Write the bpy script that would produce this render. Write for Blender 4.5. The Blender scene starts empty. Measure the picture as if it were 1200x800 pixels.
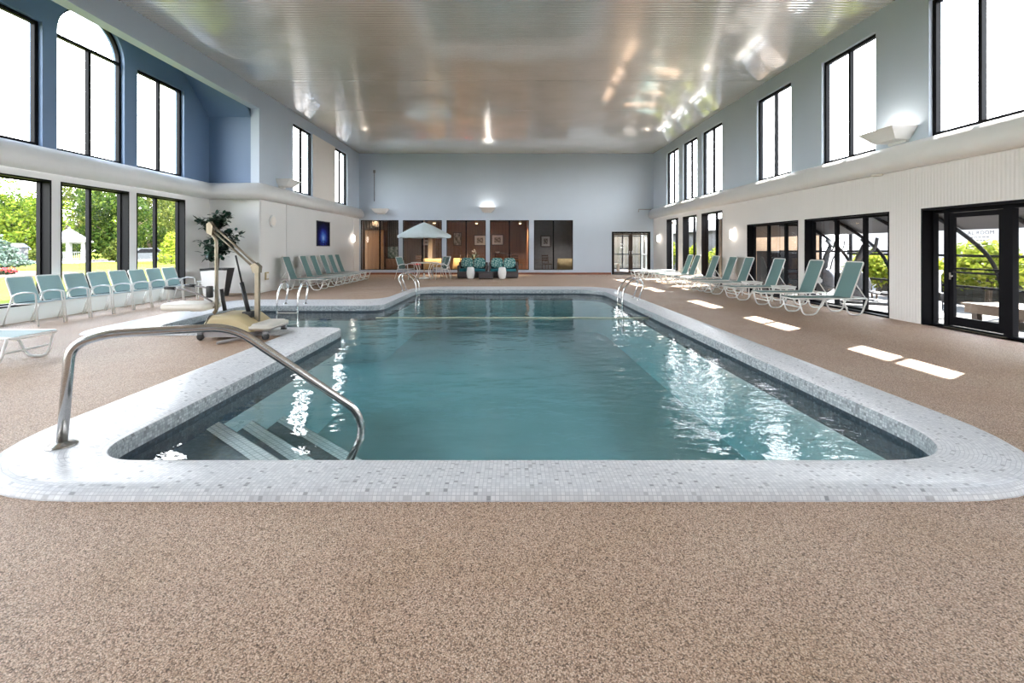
import bpy, bmesh, math, random
from math import sin, cos, pi, radians, sqrt
from mathutils import Vector, Matrix

S = bpy.context.scene
COL = S.collection
R = random.Random(7)

# ------------------------------------------------------------------ room numbers (metres)
XR, XL, XB = 7.55, -7.52, -9.05          # right wall, left wall, bay wall
D, ZC, YF = 23.3, 6.19, -7.0             # far wall, ceiling, wall behind the camera
BAY0, BAY1 = 6.1, 13.86
TW = 0.26                                # wall thickness

# ------------------------------------------------------------------ mesh builder
class MB:
    def __init__(s):
        s.v, s.f, s.sm, s.uv, s.mi = [], [], [], {}, []
    def face(s, idx, smooth=False, uv=None, mi=0):
        s.f.append(tuple(idx)); s.sm.append(smooth); s.mi.append(mi)
        if uv: s.uv[len(s.f) - 1] = uv
    def add(s, verts):
        b = len(s.v); s.v.extend(tuple(p) for p in verts); return b
    def quad(s, a, b, c, d, smooth=False, uv=None, mi=0):
        k = s.add((a, b, c, d)); s.face((k, k+1, k+2, k+3), smooth, uv, mi)
    def box(s, x0, x1, y0, y1, z0, z1, M=None, mi=0):
        p = [(x0,y0,z0),(x1,y0,z0),(x1,y1,z0),(x0,y1,z0),(x0,y0,z1),(x1,y0,z1),(x1,y1,z1),(x0,y1,z1)]
        if M is not None: p = [M @ Vector(q) for q in p]
        b = s.add(p)
        for f in ((3,2,1,0),(4,5,6,7),(0,1,5,4),(1,2,6,5),(2,3,7,6),(3,0,4,7)):
            s.face([b+i for i in f], mi=mi)
    def rbox(s, x0, x1, y0, y1, z0, z1, r=.02, n=3, M=None):
        """box with rounded vertical corners and softened top and bottom edges"""
        loops = []
        prof = [(r*.7, z0), (r*.2, z0+r*.25), (0, z0+r*.8), (0, z1-r*.8), (r*.2, z1-r*.25), (r*.7, z1)]
        for ins, z in prof:
            lp = []
            rr = max(r-ins, r*.3)
            for (cx, cy, a0) in ((x1-ins-rr, y1-ins-rr, 0), (x0+ins+rr, y1-ins-rr, pi/2), (x0+ins+rr, y0+ins+rr, pi), (x1-ins-rr, y0+ins+rr, 1.5*pi)):
                for k in range(n+1):
                    a = a0 + k*pi/2/n
                    q = Vector((cx+rr*cos(a), cy+rr*sin(a), z))
                    lp.append(M @ q if M is not None else q)
            loops.append(lp)
        s.loft(loops, True, True, smooth=True)
    def loft(s, loops, cap0=False, cap1=False, closed=True, smooth=True):
        n = len(loops[0]); base = [s.add(l) for l in loops]
        for i in range(len(loops)-1):
            for k in range(n if closed else n-1):
                k2 = (k+1) % n
                s.face((base[i]+k, base[i]+k2, base[i+1]+k2, base[i+1]+k), smooth)
        if cap0: s.face([base[0]+k for k in range(n)][::-1])
        if cap1: s.face([base[-1]+k for k in range(n)])
    def tube(s, pts, r, n=8, closed=False, rs=None):
        pts = [Vector(p) for p in pts]; m = len(pts)
        loops = []; prev = None
        for i, p in enumerate(pts):
            if closed: t = pts[(i+1) % m] - pts[i-1]
            else: t = pts[min(i+1, m-1)] - pts[max(i-1, 0)]
            t.normalize()
            if prev is None:
                u = Vector((0,0,1)) if abs(t.z) < .9 else Vector((1,0,0))
                u = (u - t*u.dot(t)).normalized()
            else:
                u = (prev - t*prev.dot(t)).normalized()
            prev = u; w = t.cross(u)
            q = rs[i] if rs else r
            loops.append([p + (u*cos(2*pi*k/n) + w*sin(2*pi*k/n))*q for k in range(n)])
        if closed: loops.append(loops[0])
        s.loft(loops, not closed, not closed)
    def lathe(s, prof, n=24, c=(0,0,0), M=None, cap0=True, cap1=True):
        loops = []
        for r, z in prof:
            lp = [Vector((c[0]+r*cos(2*pi*k/n), c[1]+r*sin(2*pi*k/n), c[2]+z)) for k in range(n)]
            loops.append([M @ q for q in lp] if M is not None else lp)
        s.loft(loops, cap0, cap1)
    def prism(s, poly, a0, a1, axis='y', smooth=False):
        """poly in the other two axes, extruded along axis"""
        def P(u, v, a):
            return (u, a, v) if axis == 'y' else ((a, u, v) if axis == 'x' else (u, v, a))
        n = len(poly); b0 = s.add([P(u, v, a0) for u, v in poly]); b1 = s.add([P(u, v, a1) for u, v in poly])
        for k in range(n):
            k2 = (k+1) % n
            s.face((b0+k, b0+k2, b1+k2, b1+k), smooth)
        s.face([b0+k for k in range(n)][::-1]); s.face([b1+k for k in range(n)])
    def ball(s, c, rx, ry, rz, nu=12, nv=8, e=1.0):
        loops = []
        def sp(x): return math.copysign(abs(x)**e, x)
        for j in range(1, nv):
            th = -pi/2 + pi*j/nv
            loops.append([Vector((c[0]+rx*sp(cos(th))*sp(cos(2*pi*k/nu)), c[1]+ry*sp(cos(th))*sp(sin(2*pi*k/nu)), c[2]+rz*sp(sin(th)))) for k in range(nu)])
        s.loft(loops, True, True)
    def build(s, name, mat, parent=None, loc=None, recalc=True):
        me = bpy.data.meshes.new(name)
        me.from_pydata(s.v, [], s.f)
        me.polygons.foreach_set('use_smooth', s.sm)
        mats = mat if isinstance(mat, (list, tuple)) else [mat]
        for m in mats: me.materials.append(m)
        if len(mats) > 1: me.polygons.foreach_set('material_index', s.mi)
        if s.uv:
            ul = me.uv_layers.new(name='UVMap')
            for fi, uvs in s.uv.items():
                for li, c in zip(me.polygons[fi].loop_indices, uvs): ul.data[li].uv = c
        me.update()
        if recalc:
            bm = bmesh.new(); bm.from_mesh(me); bmesh.ops.recalc_face_normals(bm, faces=bm.faces[:]); bm.to_mesh(me); bm.free()
        o = bpy.data.objects.new(name, me); COL.objects.link(o)
        if parent is not None: o.parent = parent
        if loc: o.location = loc
        return o

def fillet(pts, r, n=5, closed=False):
    pts = [Vector(p) for p in pts]; out = []; m = len(pts)
    for i, p in enumerate(pts):
        if not closed and i in (0, m-1): out.append(p); continue
        a, b = pts[i-1] - p, pts[(i+1) % m] - p
        rr = r[i] if isinstance(r, (list, tuple)) else r
        d = min(rr, a.length*.49, b.length*.49)
        if d < 1e-5: out.append(p); continue
        a.normalize(); b.normalize(); A, B = p + a*d, p + b*d
        for k in range(n+1):
            t = k/n
            out.append(A*(1-t)**2 + p*2*t*(1-t) + B*t*t)
    return out

# ------------------------------------------------------------------ tagging
def tag(o, label=None, cat=None, group=None, kind=None):
    if label: o['label'] = label
    if cat: o['category'] = cat
    if group: o['group'] = group
    if kind: o['kind'] = kind
    return o
def thing(name, label, cat, loc=(0,0,0), rz=0, group=None):
    o = bpy.data.objects.new(name, None); COL.objects.link(o)
    o.empty_display_size = .1
    o.location = loc; o.rotation_euler = (0,0,rz)
    return tag(o, label, cat, group)
def dup(root, loc, rz, label, group=None, scale=None):
    def cp(o, parent):
        c = o.copy(); COL.objects.link(c)
        if parent is not None: c.parent = parent
        for ch in list(o.children): cp(ch, c)
        return c
    r = cp(root, None); r.location = loc; r.rotation_euler = (0,0,rz); r['label'] = label
    if scale: r.scale = scale if isinstance(scale, (tuple, list)) else (scale,)*3
    if group: r['group'] = group
    return r
def struct(o, label=None): return tag(o, label, None, None, 'structure')

# ------------------------------------------------------------------ materials
def srgb(r, g, b):
    f = lambda c: (c/255)/12.92 if c/255 <= .04045 else ((c/255+.055)/1.055)**2.4
    return (f(r), f(g), f(b), 1)
class NT:
    def __init__(s, name):
        s.m = bpy.data.materials.new(name); s.m.use_nodes = True
        s.t = s.m.node_tree; s.t.nodes.clear()
        s.out = s.n('ShaderNodeOutputMaterial')
    def n(s, typ, **kw):
        nd = s.t.nodes.new(typ)
        for k, v in kw.items():
            if k in ('operation','blend_type','data_type','wave_type','bands_direction','feature','distribution','noise_dimensions','wave_profile','voronoi_dimensions','interpolation_type','normalize','distance','clamp'): setattr(nd, k, v)
        return nd
    def l(s, a, b): s.t.links.new(a, b)
    def val(s, nd, key, v): nd.inputs[key].default_value = v
    def math(s, op, a, b=None, c=None):
        nd = s.n('ShaderNodeMath', operation=op)
        for i, x in enumerate((a, b, c)):
            if x is None: continue
            if isinstance(x, (int, float)): nd.inputs[i].default_value = x
            else: s.l(x, nd.inputs[i])
        return nd.outputs[0]
    def mix(s, fac, a, b, typ='MIX'):
        nd = s.n('ShaderNodeMix', data_type='RGBA', blend_type=typ)
        for i, x in ((0, fac), (6, a), (7, b)):
            if isinstance(x, (int, float)): nd.inputs[i].default_value = x
            elif isinstance(x, tuple): nd.inputs[i].default_value = x
            else: s.l(x, nd.inputs[i])
        return nd.outputs[2]
    def ramp(s, fac, stops, const=False):
        nd = s.n('ShaderNodeValToRGB'); cr = nd.color_ramp
        if const: cr.interpolation = 'CONSTANT'
        while len(cr.elements) < len(stops): cr.elements.new(.5)
        for e, (p, c) in zip(cr.elements, stops): e.position = p; e.color = c
        s.l(fac, nd.inputs[0]); return nd.outputs[0]
    def coord(s, kind='Object', scale=None):
        tc = s.n('ShaderNodeTexCoord'); o = tc.outputs[kind]
        if scale:
            mp = s.n('ShaderNodeMapping'); mp.inputs['Scale'].default_value = scale
            s.l(o, mp.inputs[0]); o = mp.outputs[0]
        return o
    def noise(s, vec, scale, detail=2, rough=.5):
        nd = s.n('ShaderNodeTexNoise'); s.l(vec, nd.inputs['Vector'])
        nd.inputs['Scale'].default_value = scale; nd.inputs['Detail'].default_value = detail; nd.inputs['Roughness'].default_value = rough
        return nd.outputs['Fac']
    def bump(s, h, strength=.3, dist=.01, normal=None):
        nd = s.n('ShaderNodeBump'); nd.inputs['Strength'].default_value = strength; nd.inputs['Distance'].default_value = dist
        s.l(h, nd.inputs['Height'])
        if normal: s.l(normal, nd.inputs['Normal'])
        return nd.outputs[0]
    def bsdf(s, color=None, rough=.5, metal=0, normal=None, **kw):
        p = s.n('ShaderNodeBsdfPrincipled')
        if isinstance(color, tuple): p.inputs['Base Color'].default_value = color
        elif color is not None: s.l(color, p.inputs['Base Color'])
        if isinstance(rough, (int, float)): p.inputs['Roughness'].default_value = rough
        else: s.l(rough, p.inputs['Roughness'])
        p.inputs['Metallic'].default_value = metal
        if normal: s.l(normal, p.inputs['Normal'])
        for k, v in kw.items(): p.inputs[k.replace('_', ' ')].default_value = v
        return p.outputs[0]
    def done(s, sh): s.l(sh, s.out.inputs[0]); return s.m

def paint(name, col, rough=.5, var=.06, scale=3, bump=0, metal=0, **kw):
    t = NT(name); v = t.coord()
    f = t.noise(v, scale, 3)
    dark = tuple(c*(1-var) for c in col[:3]) + (1,); lite = tuple(min(1, c*(1+var)) for c in col[:3]) + (1,)
    c = t.ramp(f, [(.3, dark), (.7, lite)])
    nrm = t.bump(t.noise(v, 90, 2), bump, .004) if bump else None
    return t.done(t.bsdf(c, rough, metal, nrm, **kw))

M = {}
M['blue'] = paint('paint_blue_grey', (.55,.625,.715,1), .55, .03, .6)
M['bayblue'] = paint('bay_deep_blue', (.145,.225,.36,1), .5, .03, .6)  # deeper, more saturated blue for the bay surfaces
M['cream'] = paint('paint_cream', (.88,.84,.78,1), .55, .03, .6)
M['white'] = paint('paint_white', (.80,.795,.78,1), .5, .02, .6)
M['ledge'] = paint('paint_ledge_white', (.80,.79,.77,1), .4, .03, 1.5)
M['bronze'] = paint('dark_bronze_aluminium', (.006,.006,.008,1), .5, .1, 4, 0, 0, Specular_IOR_Level=.1)
M['bronze2'] = paint('dark_bronze_mullion', (.03,.03,.036,1), .5, .1, 4, 0, 0, Specular_IOR_Level=.1)
M['wframe'] = paint('white_powder_coat', (.82,.82,.80,1), .35, .03, 4)
M['steel'] = paint('brushed_stainless', (.55,.54,.53,1), .22, .08, 30, 0, 1.0)
M['chrome'] = paint('polished_chrome', (.72,.72,.72,1), .12, .04, 20, 0, 1.0)
M['black'] = paint('black_plastic', (.018,.018,.02,1), .4, .1, 8)
M['beige'] = paint('beige_moulded_plastic', (.52,.43,.25,1), .4, .04, 5)
M['ivory'] = paint('ivory_moulded_plastic', (.78,.74,.66,1), .35, .03, 5)
M['brass'] = paint('aged_champagne_metal', (.30,.26,.20,1), .35, .1, 12, 0, .8)
M['grey'] = paint('grey_plastic', (.20,.20,.21,1), .45, .1, 6)
M['skirt'] = paint('grey_skirt', (.32,.30,.30,1), .5, .08, 6)
M['ceramic'] = paint('white_ceramic', (.85,.85,.84,1), .2, .02, 6)
M['skyscreen'] = paint('pale_sky_screen', (.48,.455,.44,1), .9, .06, 1, 0, 0, Specular_IOR_Level=.05)
M['fence'] = paint('dark_weathered_fence', (.045,.04,.036,1), .8, .2, 4, 0, 0, Specular_IOR_Level=.1)
M['palepave'] = paint('pale_paving_bounce', (.18,.17,.16,1), .9, .08, 1, 0, 0, Specular_IOR_Level=.05)
M['solfloor'] = paint('grey_solarium_floor', (.13,.12,.115,1), .6, .1, 3)
M['solwood'] = paint('weathered_bench_wood', (.17,.12,.085,1), .6, .12, 9)
M['machine'] = paint('charcoal_machine_plastic', (.06,.06,.065,1), .4, .1, 6)
M['machine2'] = paint('grey_machine_shroud', (.13,.13,.14,1), .4, .1, 6)
M['stucco2'] = paint('beige_far_stucco', (.16,.135,.11,1), .85, .1, 2)
M['brick'] = paint('red_brown_base_tile', (.28,.10,.06,1), .5, .2, 9)
M['concrete'] = paint('pale_concrete', (.42,.39,.36,1), .8, .1, 2, .2)
M['road'] = paint('pale_gravel_road', (.24,.21,.19,1), .9, .08, .5, .2, Specular_IOR_Level=.05)
M['trunk'] = paint('tree_bark', (.10,.07,.05,1), .9, .3, 6, .5)
M['gazebo'] = paint('gazebo_white', (.42,.42,.42,1), .6, .03, 2)
M['shed'] = paint('weathered_grey_wood', (.12,.12,.125,1), .8, .15, 3, 0, 0, Specular_IOR_Level=.1)
M['mulch'] = paint('dark_mulch', (.09,.05,.035,1), 1, .35, 20, .6)
M['plaster'] = paint('interior_plaster', (.42,.38,.33,1), .7, .05, 1)
M['tan'] = paint('sandy_stucco', (.30,.20,.125,1), .85, .12, 4, .3)
M['red'] = paint('red_petals', (.55,.03,.04,1), .7, .2, 8)
M['cloth'] = paint('yellow_tablecloth', (.50,.40,.20,1), .8, .1, 12)
M['wood_dk'] = paint('dark_stained_wood', (.06,.032,.02,1), .45, .25, 7)
M['bench'] = paint('pale_wood_bench', (.50,.36,.25,1), .6, .12, 9)
M['umb'] = paint('pale_aqua_canvas', (.62,.72,.74,1), .8, .03, 8)
M['carpet'] = paint('brown_carpet', (.10,.065,.05,1), .95, .2, 25)
M['rope'] = paint('pale_yellow_rope', (.55,.55,.40,1), .7, .1, 40)
M['car'] = paint('dark_grey_car_paint', (.08,.085,.10,1), .3, .05, 3)
M['tyre'] = paint('tyre_rubber', (.02,.02,.02,1), .8, .1, 8)
M['stone'] = paint('grey_paving', (.40,.40,.39,1), .8, .1, 3)
M['potsoil'] = paint('potting_soil', (.03,.02,.015,1), 1, .3, 40)

def mk_deck():
    t = NT('pebble_aggregate_deck'); v = t.coord()
    vo = t.n('ShaderNodeTexVoronoi', feature='F1'); t.l(v, vo.inputs['Vector']); vo.inputs['Scale'].default_value = 200
    wn = t.n('ShaderNodeTexWhiteNoise'); t.l(vo.outputs['Position'], wn.inputs[0])
    c = t.ramp(wn.outputs['Value'], [(0, srgb(96,74,58)), (.12, srgb(160,132,112)), (.4, srgb(203,174,153)), (.7, srgb(218,192,171)), (1, srgb(240,221,204))])
    big = t.noise(v, 1.1, 4)
    tint = t.ramp(big, [(.32, (.82,.76,.67,1)), (.5, (.89,.845,.80,1)), (.68, (.92,.905,.86,1))])
    c = t.mix(1.0, c, tint, 'MULTIPLY')
    gap = t.math('MULTIPLY', t.math('GREATER_THAN', vo.outputs['Distance'], .62), .55)
    c = t.mix(gap, c, srgb(66,50,42))
    h = t.math('SUBTRACT', 1.0, vo.outputs['Distance'])
    return t.done(t.bsdf(c, .62, 0, t.bump(h, .55, .004)))
M['deck'] = mk_deck()

def mk_mosaic(name, tile, stops, rough=.3, grout=(.55,.56,.57,1), gw=.09):
    t = NT(name); uv = t.coord('UV')
    mp = t.n('ShaderNodeVectorMath', operation='SCALE'); t.l(uv, mp.inputs[0]); mp.inputs['Scale'].default_value = 1/tile
    fl = t.n('ShaderNodeVectorMath', operation='FLOOR'); t.l(mp.outputs[0], fl.inputs[0])
    wn = t.n('ShaderNodeTexWhiteNoise', noise_dimensions='2D') if False else t.n('ShaderNodeTexWhiteNoise'); t.l(fl.outputs[0], wn.inputs[0])
    fr = t.n('ShaderNodeVectorMath', operation='FRACTION'); t.l(mp.outputs[0], fr.inputs[0])
    sx = t.n('ShaderNodeSeparateXYZ'); t.l(fr.outputs[0], sx.inputs[0])
    ex = t.math('ABSOLUTE', t.math('SUBTRACT', sx.outputs[0], .5)); ey = t.math('ABSOLUTE', t.math('SUBTRACT', sx.outputs[1], .5))
    mx = t.math('MAXIMUM', ex, ey); g = t.math('GREATER_THAN', mx, .5-gw)
    c = t.ramp(wn.outputs['Value'], stops)
    c = t.mix(g, c, grout)
    h = t.math('SUBTRACT', 1.0, g)
    rr = t.math('ADD', t.math('MULTIPLY', g, .4), rough)
    return t.done(t.bsdf(c, rr, 0, t.bump(h, .25, .002)))
M['coping'] = mk_mosaic('light_mosaic_tile', .024, [(0, srgb(150,151,155)), (.03, srgb(180,181,185)), (.06, srgb(206,207,210)), (.4, srgb(214,215,218)), (.8, srgb(223,224,226)), (1, srgb(230,230,232))], .3, srgb(194,195,199), .07)
M['facetile'] = mk_mosaic('grey_mosaic_tile', .024, [(0, srgb(120,126,130)), (.3, srgb(150,158,162)), (.8, srgb(172,180,184)), (1, srgb(190,197,200))], .3, srgb(140,145,149), .07)
M['band'] = mk_mosaic('dark_waterline_tile', .024, [(0, srgb(34,44,54)), (.7, srgb(46,60,72)), (1, srgb(66,82,94))], .3, srgb(60,70,78), .06)
M['nosing'] = mk_mosaic('white_nosing_tile', .05, [(0, srgb(225,230,230)), (1, srgb(245,247,246))], .4, srgb(190,198,198), .08)

M['plasterpool'] = paint('teal_pool_plaster', (.42,.53,.54,1), .8, .05, 2)
M['tread'] = paint('grey_step_tile', (.15,.18,.19,1), .6, .2, 30)

def schlick(t, nrm, f0):
    g = t.n('ShaderNodeNewGeometry'); d = t.n('ShaderNodeVectorMath', operation='DOT_PRODUCT')
    t.l(nrm, d.inputs[0]); t.l(g.outputs['Incoming'], d.inputs[1])
    c = t.math('SUBTRACT', 1.0, t.math('MINIMUM', t.math('ABSOLUTE', d.outputs['Value']), 1.0))
    return t.math('ADD', t.math('MULTIPLY', t.math('POWER', c, 5.0), 1-f0), f0)

def mk_water():
    t = NT('pool_water'); v = t.coord()
    mp = t.n('ShaderNodeMapping'); t.l(v, mp.inputs[0]); mp.inputs['Scale'].default_value = (.6, 1.0, 1)
    n1 = t.noise(mp.outputs[0], 2.4, 2, .45); n2 = t.noise(mp.outputs[0], 9, 2, .5)
    h = t.math('ADD', n1, t.math('MULTIPLY', n2, .22))
    n3 = t.noise(mp.outputs[0], 22, 2, .6)
    for px, py, rad in ((.75, 3.2, .55), (2.1, 4.6, 2.3), (-1.3, 7.6, .8)):
        ds = t.n('ShaderNodeVectorMath', operation='DISTANCE'); t.l(v, ds.inputs[0]); ds.inputs[1].default_value = (px, py, -.09)
        mk = t.math('MAXIMUM', t.math('SUBTRACT', 1.0, t.math('DIVIDE', ds.outputs['Value'], rad)), 0.0)
        h = t.math('ADD', h, t.math('MULTIPLY', t.math('ADD', n3, t.math('MULTIPLY', n2, 1.2)), t.math('MULTIPLY', mk, .30)))
    nrm = t.bump(h, .32, .06)
    fr = schlick(t, nrm, .021)
    gl = t.n('ShaderNodeBsdfGlossy'); gl.inputs['Roughness'].default_value = .015; t.l(nrm, gl.inputs['Normal'])
    tr = t.n('ShaderNodeBsdfTransparent'); tr.inputs[0].default_value = (.96,.99,.99,1)
    mx = t.n('ShaderNodeMixShader'); t.l(fr, mx.inputs[0]); t.l(tr.outputs[0], mx.inputs[1]); t.l(gl.outputs[0], mx.inputs[2])
    ab = t.n('ShaderNodeVolumeAbsorption'); ab.inputs['Color'].default_value = (.46,.80,.83,1); ab.inputs['Density'].default_value = .34
    t.l(ab.outputs[0], t.out.inputs['Volume'])
    return t.done(mx.outputs[0])
M['water'] = mk_water()

def mk_glass(name, tint=(.97,.98,.98,1), refl=1.0):
    t = NT(name)
    v = t.coord(); nrm = t.bump(t.noise(v, .7, 1), .02, .05)
    f = t.math('MULTIPLY', schlick(t, nrm, .07), refl)
    gl = t.n('ShaderNodeBsdfGlossy'); gl.inputs['Roughness'].default_value = .01; t.l(nrm, gl.inputs['Normal'])
    tr = t.n('ShaderNodeBsdfTransparent'); tr.inputs[0].default_value = tint
    mx = t.n('ShaderNodeMixShader'); t.l(f, mx.inputs[0]); t.l(tr.outputs[0], mx.inputs[1]); t.l(gl.outputs[0], mx.inputs[2])
    return t.done(mx.outputs[0])
M['glass'] = mk_glass('clear_window_glass')
M['glassback'] = mk_glass('lounge_window_glass', (.86,.84,.82,1))

def mk_ceiling():
    t = NT('ribbed_metal_ceiling'); v = t.coord()
    n = t.noise(v, .8, 3)
    c = t.ramp(n, [(.3, (.76,.725,.69,1)), (.7, (.88,.845,.81,1))])
    mp = t.n('ShaderNodeMapping'); t.l(v, mp.inputs[0]); mp.inputs['Scale'].default_value = (.35, 14, 1)
    sm = t.noise(mp.outputs[0], 1.0, 3, .6)
    r = t.math('ADD', t.math('MULTIPLY', sm, .13), .05)
    nrm = t.bump(t.noise(v, .55, 2), .10, .05)
    return t.done(t.bsdf(c, r, .66, nrm))
M['ceil'] = mk_ceiling()

def mk_ribbed(name, col, scale, axis):
    t = NT(name); v = t.coord()
    w = t.n('ShaderNodeTexWave', wave_type='BANDS', bands_direction=axis, wave_profile='SIN'); t.l(v, w.inputs[0]); w.inputs['Scale'].default_value = scale
    f = t.noise(v, .7, 2)
    c = t.ramp(f, [(.3, tuple(x*.97 for x in col[:3])+(1,)), (.7, col)])
    return t.done(t.bsdf(c, .55, 0, t.bump(w.outputs['Fac'], .35, .012)))
M['ribwhite'] = mk_ribbed('ribbed_white_panelling', (.78,.755,.73,1), 5.2, 'Y')

def mk_sling(name, col):
    t = NT(name); v = t.coord()
    w = t.n('ShaderNodeTexWave', wave_type='BANDS', bands_direction='Y'); t.l(v, w.inputs[0]); w.inputs['Scale'].default_value = 45
    c = t.mix(w.outputs['Fac'], tuple(x*.86 for x in col[:3])+(1,), col)
    p = t.bsdf(c, .6)
    tl = t.n('ShaderNodeBsdfTranslucent'); t.l(c, tl.inputs[0])
    mx = t.n('ShaderNodeMixShader'); mx.inputs[0].default_value = .3
    t.l(p, mx.inputs[1]); t.l(tl.outputs[0], mx.inputs[2])
    return t.done(mx.outputs[0])
M['sling'] = mk_sling('teal_mesh_sling', (.22,.37,.36,1))
M['slingpale'] = mk_sling('pale_aqua_mesh_sling', (.42,.58,.60,1))

def mk_leaf(name, stops, tl=.35, rough=.5, k=.6, spec=.02):
    t = NT(name); stops = [(p, (c[0]*k, c[1]*k, c[2]*k, 1)) for p, c in stops]
    g = t.n('ShaderNodeNewGeometry')
    c = t.ramp(g.outputs['Random Per Island'], stops)
    p = t.bsdf(c, rough, Specular_IOR_Level=spec)
    tr = t.n('ShaderNodeBsdfTranslucent'); t.l(c, tr.inputs[0])
    mx = t.n('ShaderNodeMixShader'); mx.inputs[0].default_value = tl
    t.l(p, mx.inputs[1]); t.l(tr.outputs[0], mx.inputs[2])
    return t.done(mx.outputs[0])
M['leaf1'] = mk_leaf('bright_maple_leaves', [(0, (.07,.13,.012,1)), (.5, (.16,.24,.025,1)), (1, (.34,.40,.05,1))])
M['leaf2'] = mk_leaf('dark_oak_leaves', [(0, (.02,.045,.010,1)), (.6, (.06,.11,.018,1)), (1, (.15,.20,.035,1))])
M['leaf3'] = mk_leaf('olive_leaves', [(0, (.05,.08,.02,1)), (.5, (.12,.16,.03,1)), (1, (.26,.27,.06,1))])
M['spruce'] = mk_leaf('blue_spruce_needles', [(0, (.06,.10,.08,1)), (1, (.19,.25,.21,1))], .15)
M['yellowbush'] = mk_leaf('yellow_green_leaves', [(0, (.16,.24,.02,1)), (.5, (.36,.44,.04,1)), (1, (.62,.62,.10,1))])
M['houseplant'] = mk_leaf('dark_houseplant_leaves', [(0, (.008,.022,.014,1)), (.7, (.022,.055,.035,1)), (1, (.05,.12,.09,1))], .1, .3, 1, .5)
M['shrubdark'] = mk_leaf('dark_shrub_leaves', [(0, (.01,.02,.01,1)), (1, (.04,.07,.035,1))])

def mk_lawn():
    t = NT('mown_lawn'); v = t.coord()
    c = t.ramp(t.noise(v, .25, 5, .6), [(.3, (.085,.10,.018,1)), (.7, (.15,.155,.03,1))])
    c = t.mix(t.math('MULTIPLY', t.noise(v, 30, 2), .5), c, (.10,.14,.03,1))
    return t.done(t.bsdf(c, .9, Specular_IOR_Level=0.0))
M['lawn'] = mk_lawn()

def mk_wood(name, a, b, scale=(14, 14, .6)):
    t = NT(name); v = t.coord('Object', scale)
    n = t.noise(v, 1.0, 4, .6)
    c = t.ramp(n, [(.3, a), (.7, b)])
    v2 = t.coord(); w = t.n('ShaderNodeTexWave', wave_type='BANDS', bands_direction='X', wave_profile='SAW'); t.l(v2, w.inputs[0]); w.inputs['Scale'].default_value = 1.5
    c = t.mix(t.math('MULTIPLY', t.math('GREATER_THAN', w.outputs['Fac'], .95), .6), c, (.03,.015,.008,1))
    return t.done(t.bsdf(c, .45))
M['panel'] = mk_wood('brown_wood_panelling', (.15,.075,.042,1), (.24,.125,.07,1))
M['panel_lt'] = mk_wood('honey_wood_panelling', (.30,.155,.07,1), (.42,.23,.11,1))

def mk_stripe(name, a, b, scale, axis='X'):
    t = NT(name); v = t.coord()
    w = t.n('ShaderNodeTexWave', wave_type='BANDS', bands_direction=axis); t.l(v, w.inputs[0]); w.inputs['Scale'].default_value = scale
    return t.done(t.bsdf(t.ramp(w.outputs['Fac'], [(.3, a), (.7, b)]), .8))
M['curtain'] = mk_stripe('grey_brown_drape', (.05,.045,.04,1), (.16,.14,.125,1), 3)

def mk_wicker():
    t = NT('dark_woven_wicker'); v = t.coord()
    w1 = t.n('ShaderNodeTexWave', wave_type='BANDS', bands_direction='Z'); t.l(v, w1.inputs[0]); w1.inputs['Scale'].default_value = 24
    w2 = t.n('ShaderNodeTexWave', wave_type='BANDS', bands_direction='X'); t.l(v, w2.inputs[0]); w2.inputs['Scale'].default_value = 24
    h = t.math('MULTIPLY', w1.outputs['Fac'], w2.outputs['Fac'])
    return t.done(t.bsdf(t.ramp(h, [(.1, (.05,.042,.045,1)), (.7, (.17,.145,.145,1))]), .6, 0, t.bump(h, .4, .006)))
M['wicker'] = mk_wicker()
M['tealcush'] = paint('teal_cushion', (.02,.16,.20,1), .85, .1, 10)
def mk_pillow():
    t = NT('teal_leaf_print'); v = t.coord()
    vo = t.n('ShaderNodeTexVoronoi', feature='DISTANCE_TO_EDGE'); t.l(v, vo.inputs['Vector']); vo.inputs['Scale'].default_value = 11
    vo.inputs['Randomness'].default_value = .9
    c = t.ramp(vo.outputs['Distance'], [(.0, (.02,.14,.15,1)), (.10, (.04,.20,.20,1)), (.16, (.30,.50,.46,1)), (.3, (.42,.60,.54,1))])
    return t.done(t.bsdf(c, .85))
M['pillow'] = mk_pillow()

def mk_emit(name, col, s):
    t = NT(name); e = t.n('ShaderNodeEmission'); e.inputs[0].default_value = col; e.inputs[1].default_value = s
    return t.done(e.outputs[0])
M['lampwarm'] = mk_emit('warm_lamp_glow', (1,.72,.38,1), 4)
M['sconce'] = mk_emit('sconce_glow', (1,.90,.78,1), 5)
M['uplamp'] = mk_emit('uplight_lamp', (1,.93,.84,1), 70)

def mk_poster():
    t = NT('night_blue_poster_print'); g = t.coord('UV')
    sx = t.n('ShaderNodeSeparateXYZ'); t.l(g, sx.inputs[0])
    dx = t.math('MULTIPLY', t.math('SUBTRACT', sx.outputs[0], .5), 1.5); dy = t.math('MULTIPLY', t.math('SUBTRACT', sx.outputs[1], .33), 1.25)
    d = t.math('SQRT', t.math('ADD', t.math('MULTIPLY', dx, dx), t.math('MULTIPLY', dy, dy)))
    d = t.math('ADD', d, t.math('MULTIPLY', t.math('SUBTRACT', t.noise(g, 6, 3), .5), .2))
    c = t.ramp(d, [(0, srgb(170,200,240)), (.16, srgb(84,130,210)), (.35, srgb(44,58,160)), (.55, srgb(20,22,80)), (.8, srgb(10,10,30))])
    low = t.math('MULTIPLY', t.math('LESS_THAN', sx.outputs[1], .2), t.math('GREATER_THAN', t.noise(g, 9, 2), .52))
    c = t.mix(t.math('MULTIPLY', low, .8), c, srgb(12,16,50))
    return t.done(t.bsdf(c, .7, 0, None, Specular_IOR_Level=.1))
M['poster'] = mk_poster()
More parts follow.
